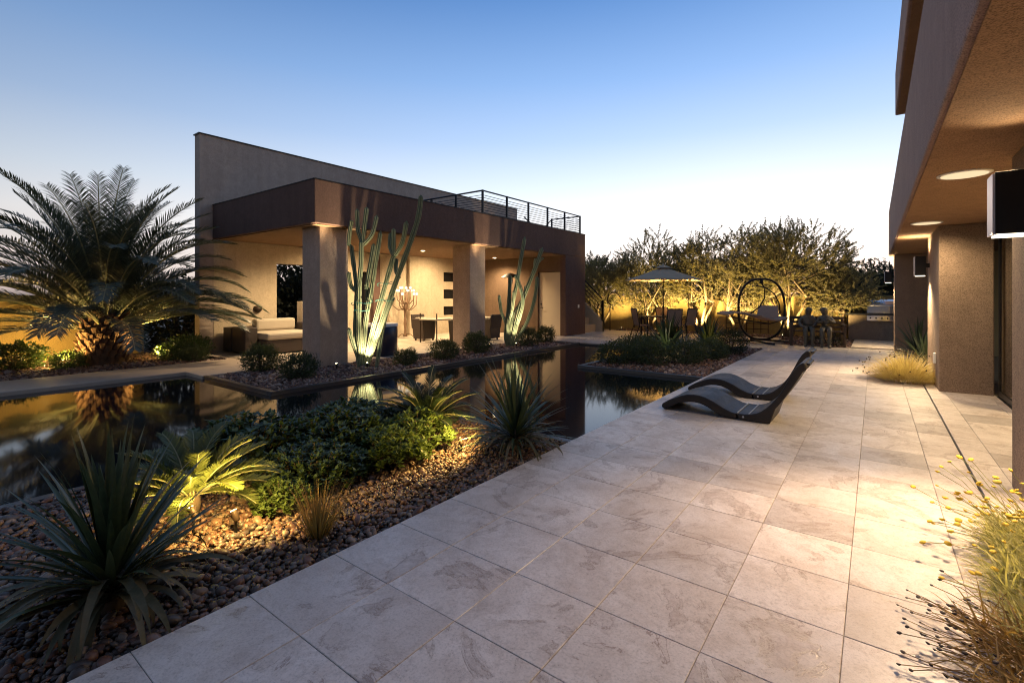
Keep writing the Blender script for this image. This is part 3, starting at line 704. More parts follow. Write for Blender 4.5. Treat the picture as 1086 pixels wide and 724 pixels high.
def bush_proto(name, mat, label, cat, group, seed, n=2600, leaf=.11, wid=.042, **k):
    t = thing(name, (0,0,0), label, cat, group); V, F = bush_mesh(seed, n, leaf, wid, **k); ob = np_mesh('foliage', V, F, mat, False); ob.parent = t
    m = MB(); r = random.Random(seed)
    for i in range(9):
        a = r.uniform(0, 6.28); e = r.uniform(.1, .6); m.tube([(0,0,-.05), (cos(a)*e*.5, sin(a)*e*.5, .6), (cos(a)*e, sin(a)*e, 1.2)], [.04, .025, .01], 4)
    m.build('stem', 'stem', t); return t

# date palm
def date_palm():
    b = Vector((-13.62, 3.12, 0)); r = random.Random(12)
    t = thing('date_palm', b, 'large date palm with arching feathery fronds and a short stout trunk', 'palm tree')
    m = MB(); m.lathe([(.40, -.05), (.42, .12), (.38, .45), (.37, .8), (.34, 1.0), (.2, 1.15)], 20, b.x, b.y)
    for i in range(150):
        a = i*2.39996; z = .03+i/150*1.0; rr = .36; c0 = Vector((b.x+cos(a)*rr, b.y+sin(a)*rr, z)); o = Vector((cos(a), sin(a), 0)); s_ = Vector((-sin(a), cos(a), 0)); w_ = r.uniform(.07, .11)
        tip = c0+o*r.uniform(.08, .17)+Vector((0,0,r.uniform(.10, .18)))
        m.add([tuple(c0-s_*w_), tuple(c0+s_*w_), tuple(c0+Vector((0,0,.15))-o*.03), tuple(tip-s_*w_*.5), tuple(tip+s_*w_*.5), tuple(c0+o*.06-Vector((0,0,.05)))],
              [(0,1,4,3), (0,3,2), (1,2,4), (2,3,4), (0,5,1), (5,4,1), (0,3,5), (3,4,5)])
    m.build('trunk', 'palm_trunk', t)
    V, F = [], []; ra = MB(); n = 124
    for i in range(n):
        q = i/n; az = i*2.39996+r.uniform(-.2, .2)
        el = R(84)-q**.95*R(72)+r.uniform(-.12, .12); ln = r.uniform(2.75, 3.35)*(1-.08*q)
        bend = r.uniform(.5, .9)+.75*sin(q*pi)**1.3+.15*(q > .75)
        if q > .62 and cos(az)*.97-sin(az)*.22 > .55 and i % 2: continue
        frond(V, F, ra, b+Vector((cos(az)*.16*(1+q), sin(az)*.16*(1+q), 1.16-.42*q)), az, el, ln, bend, 86, .53, .019, r, .45, r.uniform(-.25, .25), .55)
    mesh_obj('crown', V, F, 'palm_leaf', t, False); ra.build('frond_ribs', 'palm_rachis', t, True)
date_palm()

# sago palms in the near bed
def sago(loc, label, n, length, seed, mat='sago_leaf', el1=20, ll=.13, pairs=46, el0=75, lw=.011, azr=None, name='sago_palm'):
    r = random.Random(seed); b = Vector(loc); t = thing(name, loc, label, 'sago palm'); V, F = [], []; ra = MB()
    for i in range(n):
        q = i/n; az = i*2.39996+r.uniform(-.2, .2)
        if azr: az = azr[0]+(azr[1]-azr[0])*((i*.618) % 1)
        frond(V, F, ra, b+Vector((cos(az)*.05, sin(az)*.05, .16)), az, R(el0)-q*R(el0-el1)+r.uniform(-.08, .08), length*r.uniform(.85, 1.1), r.uniform(.6, 1.1), pairs, ll, lw, r, .35, r.uniform(-.3, .3), .12, .1)
    V = [(x, y, max(z, .0)) for x, y, z in V]
    mesh_obj('foliage', V, F, mat, t, False); ra.build('leaf_ribs', 'palm_rachis', t, True)
    MB().lathe([(.05, -.05), (.06, .05), (.055, .12), (.03, .17)], 12, b.x, b.y).build('trunk', 'stem', t, True)
    return t
sago((-3.80, 1.34, -.04), 'lit yellow green sago palm with feathery fronds behind the big yucca', 34, .50, 4, el1=8, el0=68)
sago((-3.98, 3.72, -.04), 'dark sago palm with lit fronds left of the far yucca', 30, .58, 9, 'cycad_leaf', el1=12)

yucca((-2.99, .71, -.04), 'big dark spiky yucca in the near left corner with drooping lower leaves', 'yucca', 88, 60, .68, .046, 21, 1.02, old_drop=3.0)
yucca((-2.86, 3.86, -.04), 'grey green spiky yucca by the pool end of the pebble bed', 'yucca', 110, 50, .74, .034, 33, 1.5, old_drop=2.2)
yucca((.78, 14.1, -.02), 'tall spiky yucca at the foot of the house wall', 'yucca', 60, 20, .85, .055, 5, 1.3)
yucca((.80, 12.75, -.02), 'low spiky yucca before the pale wall strip of the house', 'yucca', 50, 16, .62, .05, 6, 1.4)
yucca((-4.15, 12.0, -.03), 'large dark strap leaved cycad lit from below in the pool planter', 'cycad', 130, 40, .98, .062, 8, 1.5, mat='cycad_leaf', stem=.15, old_drop=1.8)
yucca((-3.62, 13.75, -.03), 'second strap leaved cycad behind, nearer the swing', 'cycad', 100, 30, .92, .06, 11, 1.5, mat='cycad_leaf', stem=.12, old_drop=1.8)

# shrubs
G_R = 'round shrubs along the pavilion bed'
bp = bush_proto('round_shrub', 'bush_leaf', 'round green shrub', 'shrub', G_R, 1, 4200, .16, .05)
bp2 = bush_proto('round_shrub', 'bush_leaf', 'round green shrub', 'shrub', G_R, 31, 3300, .19, .055, lump=.3)
def at_mesh(src, items):
    for i, (x, y, r, hz, lab) in enumerate(items):
        o = src if i == 0 else copy_tree(src)
        put(o, (x, y, -.03), i*1.7, (r, r, r*hz), lab)
at_mesh(bp, [(-9.86, 4.72, .33, 1.05, 'round shrub in front of the sofa at the corner of the bed'),
    (-8.25, 8.3, .34, .85, 'round shrub in front of the dining table'),              (-8.4, 9.6, .34, 1.05, 'round shrub before the second column'),
    (-12.6, 4.5, .28, .8, 'small round shrub at the end of the tall wall by the walkway')])
at_mesh(bp2, [(-8.45, 4.72, .30, .95, 'round shrub just left of the first column foot'),              (-8.25, 7.1, .25, .85, 'small round shrub right of the tall cactus'),
    (-8.35, 11.85, .31, 1.1, 'round shrub just right of the second cactus'),              (-8.5, 13.1, .29, 1.1, 'last round shrub in the bed, below the storage door')])
G_L = 'low leafy shrubs behind the walkway'
lp = bush_proto('low_shrub', 'cover_leaf', 'low shrub', 'shrub', G_L, 2, 2200, .2, .08)
at_mesh(lp, [(-14.3, .9, .55, .7, 'low shrub at the left edge of the photo below the palm wall'), (-14.0, 1.75, .5, .7, 'low lit shrub left of the palm trunk'), (-13.3, 2.45, .26, .9, 'small lit shrub touching the left side of the palm trunk'),
             (-13.1, 4.3, .36, .75, 'low lit shrub right of the palm trunk'), (-13.6, 4.75, .42, .8, 'low dark shrub between palm trunk and tall wall')])
dk = bush_proto('dark_hedge', 'dark_leaf', 'dark hedge', 'hedge', None, 3, 5200, .13, .06)
put(dk, (-16.6, 5.6, -.1), 0, (1.5, 1.5, 1.25), 'dark tall hedge bush behind the palm beside the tall wall')
put(copy_tree(dk), (-16.6, 9.6, -.1), 2., (1.7, 1.7, 1.5), 'dark hedge bush seen through the opening behind the sofa')
# dark groundcover in the near bed
G_C = 'leafy groundcover plants in the pebble bed'
def rosette_plant(name, mat, seed, n_stems, leaf, wid, h):
    """unit-wide leafy plant made of little leaf rosettes on stems"""
    r = random.Random(seed); t = thing(name, (0,0,0), 'x', 'groundcover plant', G_C); V, F = [], []; sm = MB()
    for i in range(n_stems):
        a = r.uniform(0, 2*pi); d = r.random()**.5; x, y = cos(a)*d, sin(a)*d; z = h*(1-.6*d*d)*r.uniform(.55, 1.15)
        sm.tube([(x*.4, y*.4, 0), (x*.8, y*.8, z*.6), (x, y, z)], [.01, .008, .006], 3, False)
        for j in range(10):
            zz = z-(j//5)*.06*r.uniform(.5, 2); az = j*2.4+r.uniform(-.4, .4)+i
            strip(V, F, (x, y, zz), az, r.uniform(.0, 1.0), leaf*r.uniform(.7, 1.2), wid, r.uniform(.0, .5), 3, .3, 0, .9)
    mesh_obj('foliage', V, F, mat, t); sm.build('stem', 'stem', t); return t
gc = rosette_plant('groundcover', 'cover_leaf', 5, 420, .105, .062, .66)
for i, (x, y, s, lab) in enumerate([(-4.55, 2.05, .62, 'dark leafy groundcover at the water, left of the middle clump'), (-4.2, 2.75, .60, 'dark leafy groundcover clump behind the dry grass tuft'), (-4.55, 3.15, .55, 'dark leafy groundcover clump nearest the water in the middle'),
                                    (-3.72, 2.2, .44, 'dark leafy groundcover between lit sago and dry grass tuft'), (-4.3, 3.95, .42, 'dark leafy groundcover behind the small sago')]):
    o = gc if i == 0 else copy_tree(gc); put(o, (x, y, -.04), i*1.1, (s, s, s), lab)
lg = rosette_plant('pale_groundcover', 'sage_leaf', 6, 260, .15, .085, .85)
for i, (x, y, s, lab) in enumerate([(-3.55, 2.85, .36, 'pale green leafy plant on the pebbles in front of the small sago'), (-3.72, 3.3, .40, 'pale yellow green leafy plant beside the small sago, lit from the right'), (-3.42, 1.80, .22, 'small bright green plant right of the lit sago fronds'), (-3.95, 2.95, .34, 'pale green plant between dark groundcover and sago')]):
    o = lg if i == 0 else copy_tree(lg); put(o, (x, y, -.04), i*2.1, (s, s, s), lab)
# planter shrubs around the cycads
G_P = 'low dark shrubs around the cycads'
pp = bush_proto('planter_shrub', 'bush_leaf', 'x', 'shrub', G_P, 7, 3000, .15, .05, lump=.2)
at_mesh(pp, [(-4.62, 9.95, .42, .75, 'low dark shrub at the water corner of the pool planter'), (-4.5, 10.8, .48, .75, 'low dark shrub left of the large cycad'), (-3.95, 10.3, .46, .75, 'low dark shrub at the front middle of the pool planter'),
             (-3.35, 10.9, .45, .75, 'low dark shrub at the front right of the pool planter'), (-3.15, 11.9, .42, .75, 'low dark shrub right of the large cycad'), (-4.6, 11.8, .40, .75, 'low dark shrub behind the water corner of the planter'), (-3.1, 12.6, .3, .8, 'small dark shrub touching the clipped ball')])
bx = bush_proto('box_ball', 'box_leaf', 'x', 'shrub', None, 17, 6000, .09, .04, lump=.05)
put(bx, (-2.98, 13.35, -.03), 0, (.40, .40, .40), 'dense clipped ball shrub in front of the hanging swing')
bs = bush_proto('under_bench_shrub', 'dark_leaf', 'x', 'shrub', 'small plants under the statue bench', 19, 900, .25, .09)
at_mesh(bs, [(-1.45, 17.5, .24, .7, 'small dark plant behind the legs of the statues'), (-.95, 17.2, .22, .7, 'small dark plant at the right end of the statue bench')])

# grass tufts
def tuft(name, loc, label, n, length, seed, tilt, mats, wid=.004, low=.35, group=None):
    r = random.Random(seed); t = thing(name, loc, label, 'ornamental grass', group); b = Vector(loc)
    for nm, mat, cnt, lf in (('blades', mats[0], n, 1.), ('base_blades', mats[1], int(n*.6), low)):
        V, F = [], []
        for i in range(cnt):
            az = r.uniform(0, 2*pi); q = r.random()**.7; rr = .06*q
            strip(V, F, b+Vector((cos(az)*rr, sin(az)*rr, 0)), az, R(88)-q*tilt, length*lf*r.uniform(.6, 1.1), wid*r.uniform(.7, 1.3), r.uniform(.0, .35)*(1+q), 4, .2)
        mesh_obj(nm, V, F, mat, t)
    return t
tuft('grass_tuft', (-2.84, 1.72, -.04), 'small golden dry grass tuft standing in the pebbles', 300, .36, 3, .62, ('straw', 'straw_green'), .0045)
def mound(name, loc, rad, h, n, length, seed, mat, label, mat2=None, seeds=0):
    r = random.Random(seed); t = thing(name, loc, label, 'ornamental grass'); b = Vector(loc); V, F = [], []
    sd = MB()
    for i in range(n):
        az = r.uniform(0, 2*pi); q = r.random()**.6; rr = rad*q*.62
        bb = b+Vector((cos(az)*rr, sin(az)*rr, h*.3*(1-q)))
        ln = length*r.uniform(.7, 1.15); el = R(85)-q*R(62)
        strip(V, F, bb, az+r.uniform(-.6, .6), el, ln, .006, r.uniform(.2, 1.0), 4, .2)
        if i < seeds:
            tip = V[-1]; sd.ball(tip, .013, 5, 4)
    mesh_obj('blades', V, F, mat, t)
    if seeds: sd.build('seed_heads', 'seed', t)
    return t
mound('hair_grass', (.42, 10.95, -.01), .62, .25, 2200, .5, 14, 'dry_lit', 'golden hair grass mound spilling onto the patio beside the middle pier', None, 60)

# flowering clump at the right edge
def flower_clump(loc, label, seed, n_leaf, n_st, az0, az1, length, head, hmat, lean):
    r = random.Random(seed); t = thing('flower_clump', loc, label, 'flowering plant'); b = Vector(loc); V, F = [], []; st = MB(); heads = []
    for i in range(n_leaf):
        az = r.uniform(az0-1.2, az1+1.2); q = r.random(); bb = b+Vector((r.uniform(-.26, .2), r.uniform(-.36, .36), r.uniform(0, .08)))
        strip(V, F, bb, az, R(72)-q*R(66), r.uniform(.12, .30), r.uniform(.003, .011), r.uniform(.3, 1.6), 5, .2, r.uniform(-1, 1))
    mesh_obj('foliage', V, F, 'greygreen' if hmat == 'yellow' else 'straw', t)
    for i in range(n_st):
        az = r.uniform(az0, az1); q = r.random(); el = R(lean[1])-q*R(lean[1]-lean[0]); bb = b+Vector((r.uniform(-.15, .15), r.uniform(-.28, .28), .03)); ln = length*r.uniform(.65, 1.1)
        pts = [bb]; p = bb.copy()
        for k in range(5):
            e = el-.1*k*r.uniform(.4, 1.4); p = p+Vector((cos(az)*cos(e), sin(az)*cos(e), sin(e)))*ln/5; p.z = max(p.z, .012); pts.append(p.copy())
        st.tube(pts, .0019, 3, False)
        hr = head*r.uniform(.7, 1.25); heads.append((tuple(p), hr))
    hp = MB(); hp.lathe([(.2, -.5), (.8, -.1), (1., .1), (.75, .35), (.001, .42)], 8, 0, 0, False)
    heads.sort(key=lambda q: Vector(q[0]).length)
    first = None; rest = MB()
    for i, (p, hr) in enumerate(heads):
        if i < 100:
            if first is None: first = o = hp.build('flower_head' if hmat == 'yellow' else 'seed_head', hmat, None, True)
            else: o = first.copy(); C.objects.link(o)
            o.parent = t; o.location = Vector(p)-b; o.scale = (hr, hr, hr); o.rotation_euler = (r.uniform(-.5, .5), r.uniform(-.5, .5), 0)
        else: rest.add([(x*hr+p[0], y*hr+p[1], z*hr+p[2]) for x, y, z in hp.v], hp.f)
    if rest.v: tag(rest.build('seed_heads', hmat, t, True), kind='stuff')
    st.build('stems', 'straw' if hmat != 'yellow' else 'greygreen', t); return t
flower_clump((.80, 3.78, 0.), 'yellow flowered clump of fine grey green leaves glowing under the wall lamp', 41, 2600, 95, R(105), R(250), .54, .0150, 'yellow', (18, 66))
flower_clump((.74, 3.15, 0.), 'green tangled grassy clump below the yellow flowers', 43, 1300, 14, R(120), R(260), .36, .014, 'yellow', (10, 45))
flower_clump((.60, 2.62, 0.), 'clump of dark dried seed heads on thin stems at the bottom right', 42, 500, 150, R(130), R(255), .42, .0085, 'seed', (5, 34))

# cacti: tall ribbed stems from a shared foot
def cactus(loc, label, stems, scale, px0, seed, parts=()):
    r = random.Random(seed); b = Vector(loc); t = thing('columnar_cactus', loc, label, 'cactus'); m = MB(); sp_ = MB()
    X0, Z0 = px0
    for rad, pts, dep in stems:
        P = []; n = len(pts)
        for i, (x, y) in enumerate(pts):
            u = (x-X0)*scale; z = (Z0-y)*scale; dd = dep*(i/(n-1))
            P.append(b+Vector((RX*u-sin(YAW)*dd, RY*u+cos(YAW)*dd, z)))
        # smooth the path
        Q = []
        for i in range(n-1):
            a, c_ = P[i], P[i+1]; m0 = (P[i+1]-P[max(i-1, 0)])*.5; m1 = (P[min(i+2, n-1)]-P[i])*.5
            for k in range(6):
                s = k/6; Q.append(a*(2*s**3-3*s*s+1)+m0*(s**3-2*s*s+s)+c_*(-2*s**3+3*s*s)+m1*(s**3-s*s))
        Q.append(P[-1]); nn = len(Q); L_ = 14; rings = []; up = None
        for i, p in enumerate(Q):
            d = (Q[min(i+1, nn-1)]-Q[max(i-1, 0)]).normalized()
            if up is None: up = d.orthogonal().normalized()
            up = (up-d*up.dot(d)).normalized(); w_ = d.cross(up); tt = i/(nn-1)
            rr = .74*rad*(1+.06*sin(i*1.3+seed))*(.72+.28*min(1, tt*5))*(1 if tt < .94 else max(.12, max(0., 1-((tt-.94)/.06)**2)**.5))
            rings.append([tuple(p+(up*cos(2*pi*k/L_)+w_*sin(2*pi*k/L_))*rr*(1. if k % 2 == 0 else .52)) for k in range(L_)])
        for k in range(0, L_, 2): sp_.tube([Vector(q[k]) for q in rings[1:-1]], .0042, 3, False)
        vs = [v for q in rings for v in q]; fs = [(i*L_+k, i*L_+(k+1) % L_, (i+1)*L_+(k+1) % L_, (i+1)*L_+k) for i in range(nn-1) for k in range(L_)]
        fs.append(tuple((nn-1)*L_+k for k in range(L_))); m.add(vs, fs)
    m.build('stems', 'cactus', t)
    sp_.build('spine_rows', 'spines', t)
    for (x, y, wd, rad) in parts:
        u = (x-X0)*scale; z = (Z0-y)*scale; q = MB(); pts = []
        for k in range(25):
            a = 2*pi*k/24; pts.append(b+Vector((RX*(u+cos(a)*wd)-sin(YAW)*sin(a)*rad, RY*(u+cos(a)*wd)+cos(YAW)*sin(a)*rad, z+.03*sin(2*a)+.03*cos(a))))
        q.tube(pts, .007, 5); q.build('tie', 'teal', t)
    return t
cactus((-8.62, 6.22, -.03), 'tall pale green many armed cactus lit from below beside the first column', [
    (.058, [(140,690),(124,600),(122,500),(124,400),(112,310),(100,232)], .15), (.055, [(100,240),(104,190),(113,145)], .0),
    (.062, [(150,690),(140,560),(142,400),(150,300),(152,222)], -.1), (.056, [(150,228),(136,180),(134,104)], -.05), (.058, [(152,232),(158,160),(164,95)], .05), (.055, [(152,240),(184,195),(199,124)], .1),
    (.062, [(152,690),(160,520),(178,400),(190,300),(207,178)], .25), (.06, [(165,400),(176,310),(186,228)], .15),
    (.055, [(126,408),(108,385),(100,335)], .0), (.05, [(160,690),(148,600),(160,480),(158,370),(164,300)], .3),
    (.068, [(160,692),(188,560),(232,395),(268,268)], .0), (.055, [(266,280),(250,240),(251,190)], .1), (.055, [(268,275),(266,230),(266,175)], .0), (.06, [(268,280),(300,228),(318,150)], -.1),
    (.07, [(166,692),(220,530),(284,352),(330,230),(360,140),(372,58)], -.15), (.058, [(202,690),(214,600),(230,500),(256,430)], .2), (.055, [(288,360),(272,330),(272,285)], .1),
    (.055, [(130,640),(116,590),(106,540)], -.1)], .00571, (150, 690), 1, [(150, 450, .22, .16), (148, 478, .16, .12), (236, 380, .17, .12), (236, 440, .2, .12)])
cactus((-8.66, 11.4, -.03), 'second many stemmed cactus lit from below before the second column', [
    (.065, [(176,672),(168,600),(182,480),(190,360),(193,300)], .1), (.075, [(186,672),(200,480),(226,350),(246,230),(270,98)], .2),
    (.065, [(196,672),(228,560),(258,450),(246,370),(218,298)], -.15), (.08, [(196,672),(232,520),(268,400),(320,270),(360,158)], .0), (.04, [(320,280),(318,240),(324,215)], 0.), (.04, [(335,240),(352,222),(366,212)], 0.),
    (.07, [(204,668),(272,560),(312,450),(328,360),(330,310)], -.1), (.06, [(178,640),(170,550),(146,490),(134,402)], .1),
    (.06, [(190,600),(215,500),(240,455),(270,400),(274,355)], .3), (.06, [(184,660),(180,560),(204,470),(212,380)], -.1)], .00574, (190, 672), 3)

# olive trees along the back wall
def olive(loc, label, H, rad, seed, n_twig, stems=4, base_z=.85, leaf=.062, lw=.02, mat='olive_leaf', group='olive trees along the garden wall', name='olive_tree', per=72):
    r = random.Random(seed); rng = np.random.default_rng(seed); b = Vector(loc); t = thing(name, loc, label, 'tree', group)
    trs = [MB() for _ in range(stems)]; lumps = []
    for i in range(24):
        a = r.uniform(0, 2*pi); q = r.random()**.5; z = base_z+.1+(H-.75-base_z)*r.random()**1.15; zz = (z-base_z)/(H-base_z)
        w_ = rad*(.62+.5*sin(min(1, zz*1.15+.1)*pi))*q
        lumps.append(Vector((cos(a)*w_, sin(a)*w_, z)))
    for s in range(stems):
        a = s*2*pi/stems+r.uniform(-.5, .5); k0 = Vector((cos(a)*.08, sin(a)*.08, -.1)); k1 = Vector((cos(a)*.25, sin(a)*.25, base_z*.5)); k2 = Vector((cos(a)*rad*.35+r.uniform(-.1, .1), sin(a)*rad*.35, base_z*1.05))
        tr = trs[s]
        tr.tube([b+k0, b+k1, b+(k1+k2)/2+Vector((r.uniform(-.06, .06), r.uniform(-.06, .06), 0)), b+k2], [.06, .05, .045, .04], 7)
        for lm in lumps[s::stems]:
            mid = k2.lerp(lm, .5)+Vector((r.uniform(-.15, .15), r.uniform(-.15, .15), .12)); tr.tube([b+k2, b+mid, b+lm], [.035, .022, .012], 5)
    PP, DD = [], []
    for i in range(int(n_twig*2.3)):
        lm = lumps[i % len(lumps)]; o = Vector((max(-.6, min(.6, r.gauss(0, .34))), max(-.6, min(.6, r.gauss(0, .34))), max(-.45, min(.4, r.gauss(0, .26))))); p0 = lm+o*rad*.75/1.
        if p0.z < base_z-.25: p0.z = base_z+r.uniform(-.25, .3)
        zc = (base_z+H)*.5-.1; q_ = (p0.x/(rad*1.05))**2+(p0.y/(rad*1.05))**2+((p0.z-zc)/((H-base_z)*.5))**2
        if q_ > 1: p0 = Vector((0, 0, zc))+(p0-Vector((0, 0, zc)))*(r.uniform(.8, 1.)/q_**.5)
        zz = (p0.z-base_z)/(H-base_z)
        out = Vector((p0.x, p0.y, 0))/max(rad, .1); d = (out*.8+Vector((r.gauss(0, .55), r.gauss(0, .55), .15+.75*zz+r.gauss(0, .3)))).normalized(); ln = r.uniform(.25, .55)
        mid = p0+d*ln*.5+Vector((0,0,.02)); e_ = p0+d*ln+Vector((0,0,(.12 if zz > .4 else -.12)*ln)); trs[(i % len(lumps)) % stems].tube([b+p0, b+mid, b+e_], [.005, .004, .002], 3, False)
        k = per; u = rng.random(k)[:, None]; a0, a1, a2 = (np.array(b+x) for x in (p0, mid, e_))
        PP.append((1-u)**2*a0+2*u*(1-u)*a1+u*u*a2); DD.append(np.tile(np.array(d), (k, 1)))
    V, F = leaf_quads(np.concatenate(PP), np.concatenate(DD), rng, leaf, lw, .85)
    mesh_obj('crown', V, F, mat, t, False); [q.build('trunk', 'olive_bark', t, True) for q in trs]; return t
olive((-10.0, 20.0, 0), 'leftmost olive tree beyond the pavilion staircase', 3.2, 1.35, 51, 330)
olive((-7.75, 20.1, 0), 'olive tree rising behind the left half of the parasol', 4.25, 1.5, 52, 430)
olive((-5.6, 20.0, 0), 'pale stemmed olive tree lit brightly right of the dining table', 4.15, 1.35, 53, 400, 6, 1.15)
olive((-4.25, 20.15, 0), 'olive tree right behind the hanging swing', 4.25, 1.3, 54, 380)
olive((-2.5, 20.0, 0), 'widest and tallest olive tree above swing and bench', 4.35, 1.75, 55, 600, 5, 1.35)
olive((-1.0, 20.25, 0), 'smaller olive tree behind the two bench statues', 2.75, 1.0, 56, 200)
G_D = 'dark trees beyond the garden wall'
olive((-.75, 24.5, 0), 'dark feathery tree beyond the wall above the barbecue', 2.9, 1.4, 61, 300, 3, .8, .12, .035, 'dark_leaf', G_D, 'dark_tree', 40)
olive((.6, 27., 0), 'dark tree beyond the wall nearest the house', 3.1, 1.8, 62, 340, 3, .8, .13, .04, 'dark_leaf', G_D, 'dark_tree', 40)
olive((-12.4, 24., 0), 'dark tree beyond the wall behind the staircase', 3.6, 1.7, 63, 300, 3, .8, .12, .035, 'dark_leaf', G_D, 'dark_tree', 40)
olive((-6.3, 24., 0), 'dark tree beyond the wall behind the dining table', 3.3, 1.8, 66, 330, 3, .6, .12, .04, 'dark_leaf', G_D, 'dark_tree', 44)
olive((-3.9, 24.5, 0), 'dark tree beyond the wall behind the hanging swing', 3.4, 1.8, 67, 330, 3, .6, .12, .04, 'dark_leaf', G_D, 'dark_tree', 44)
olive((-9., 24.5, 0), 'dark tree beyond the wall left of the parasol', 3.4, 1.7, 64, 300, 3, .8, .12, .035, 'dark_leaf', G_D, 'dark_tree', 40)
olive((-17.0, 10.4, 0), 'dark tree seen through the opening behind the sofa', 3.4, 1.9, 65, 520, 3, .5, .12, .04, 'dark_leaf', G_D, 'dark_tree', 40)

# ------------------------------------------------------------------ pool loungers
def lounger():
    t = thing('pool_lounger', (0,0,0), 'x', 'lounger', 'dark resin loungers on the patio'); W = .68
    top = [(-2.25,.03),(-2.242,.073),(-2.142,.14),(-2.0,.206),(-1.92,.232),(-1.84,.24),(-1.77,.238),(-1.706,.225),(-1.597,.182),(-1.49,.122),(-1.40,.086),(-1.335,.075)]
    bot = [(-1.335,.01),(-1.427,.006),(-1.511,.022),(-1.597,.062),(-1.66,.098),(-1.706,.118),(-1.76,.136),(-1.83,.143),(-1.90,.138),(-1.977,.122),(-2.05,.094),(-2.118,.055),(-2.17,.022),(-2.21,.0)]
    sh = lambda pts: [(x+1.335, z) for x, z in pts]
    m = MB(); m.prism(sh(top+bot), 0, W); fix_normals(m.build('leg_rest', 'lounger', t, bevel=.012))
    bt = [(-1.325,.078),(-1.25,.078),(-1.184,.086),(-1.12,.108),(-1.066,.14),(-1.01,.188),(-.952,.252),(-.90,.325),(-.859,.392),(-.82,.47),(-.785,.548),(-.75,.622),(-.713,.685),(-.68,.722),(-.645,.742),(-.62,.728)]
    bb = [(-.612,.662),(-.65,.63),(-.665,.60),(-.70,.535),(-.749,.446),(-.80,.362),(-.84,.298),(-.896,.215),(-.918,.185),(-.945,.10),(-.975,.004),(-1.05,.0),(-1.16,.0),(-1.30,.006),(-1.325,.03)]
    m = MB(); m.prism(sh(bt+bb), 0, W); fix_normals(m.build('back_rest', 'lounger', t, bevel=.012))
    for x in (-1.325, -1.20):
        m = MB(); m.box(x+1.335-.006, x+1.335+.006, .01, W-.01, .07, .088 if x < -1.3 else .091); m.build('hinge_edge', 'lounger_grey', t)
    m = MB(); m.tube([(.075, -.006, .045), (.075, .0, .045)], .012, 10); m.build('bolt', 'alu', t)
    m = MB(); m.box(.66, .75, .12, W-.12, .705, .725); m.build('head_slot', 'lounger', t, bevel=.006)
    return t
lg1 = lounger(); put(lg1, (-1.335, 6.27, .002), 0, None, 'dark brown wavy resin lounger nearest the viewer at the pool edge')
lg2 = copy_tree(lg1); put(lg2, (-1.42, 7.66, .002), 0, None, 'dark brown wavy resin lounger behind the nearer one')

# ------------------------------------------------------------------ parasol and dining set
UX, UY = -6.25, 17.6
t = thing('parasol', (UX, UY, 0), 'beige market parasol open over the dining table', 'parasol')
m = MB(); m.lathe([(.28, 0), (.28, .05), (.05, .09), (.03, .35)], 20, UX, UY); m.build('base', 'iron', t, True)
MB().tube([(UX, UY, .05), (UX, UY, 2.58)], .024, 10).build('pole', 'black_metal', t, True)
V, F = [], []; n = 8; K = 6
for i in range(n*4+1):
    a = 2*pi*i/(n*4); f = abs(((i/4) % 1)-.5)*2            # 1 on a rib, 0 midway
    for k in range(K+1):
        q = k/K; rr = 1.40*q*(.925+.075*f); z = 2.56-.50*q-.05*q*(1-q)*4*.4-.05*(1-f)*q*.6
        V.append((UX+rr*cos(a+.3), UY+rr*sin(a+.3), z))
for i in range(n*4):
    for k in range(K): a = i*(K+1)+k; F.append((a, a+1, a+K+2, a+K+1))
cn = mesh_obj('canopy', V, F, 'canvas', t, True); sm_ = cn.modifiers.new('thick', 'SOLIDIFY'); sm_.thickness = .006
m = MB(); m.lathe([(.30, 2.50), (.16, 2.575), (.04, 2.62), (.015, 2.68)], 16, UX, UY, False); m.build('vent', 'canvas', t, True)
for i in range(8):
    a = .3+2*pi*i/8; m = MB(); m.tube([(UX+.03*cos(a), UY+.03*sin(a), 2.5), (UX+1.36*cos(a), UY+1.36*sin(a), 2.035)], .011, 5).tube([(UX+.03*cos(a), UY+.03*sin(a), 2.05), (UX+.7*cos(a), UY+.7*sin(a), 2.26)], .009, 5); m.build('rib', 'black_metal', t)
t = thing('dining_table', (UX, UY, 0), 'dark rectangular dining table under the parasol', 'table', None, 0)
m = MB(); m.box(-.80, .80, -.5, .5, .70, .735); tt = m.build('tabletop', 'black_metal', None, bevel=.008); tt.parent = t
for a in (-.7, .7):
    for b in (-.42, .42): o = MB().box(a-.025, a+.025, b-.025, b+.025, 0, .70).build('leg', 'black_metal'); o.parent = t
t.rotation_euler.z = YAW
def dchair():
    t = thing('dining_chair', (0,0,0), 'x', 'chair', 'sling dining chairs around the parasol table')
    for s in (-1, 1):
        MB().tube([(s*.27, -.24, 0), (s*.27, -.24, .62), (s*.27, -.16, .66), (s*.27, .22, .64)], .018, 6).build('arm_frame', 'black_metal', t, True)
        MB().tube([(s*.25, .34, 0), (s*.25, .18, .42), (s*.25, .30, 1.02)], .018, 6).build('back_leg', 'black_metal', t, True)
    MB().tube([(-.25, .30, 1.02), (.25, .30, 1.02)], .018, 6).build('top_rail', 'black_metal', t, True)
    m = MB(); m.box(-.24, .24, -.22, .18, .42, .44); m.build('seat', 'sling', t, bevel=.006)
    m = MB(); m.prism([(.175, .45), (.19, .45), (.30, 1.005), (.285, 1.005)], -.235, .235); o = fix_normals(m.build('backrest', 'sling', t)); o.rotation_euler.z = pi/2
    o.data.transform(Matrix.Rotation(pi, 4, 'Z')) if False else None
    return t
dc = dchair()
def uv(u, d): return (UX+RX*u-sin(YAW)*d, UY+RY*u+cos(YAW)*d, 0)
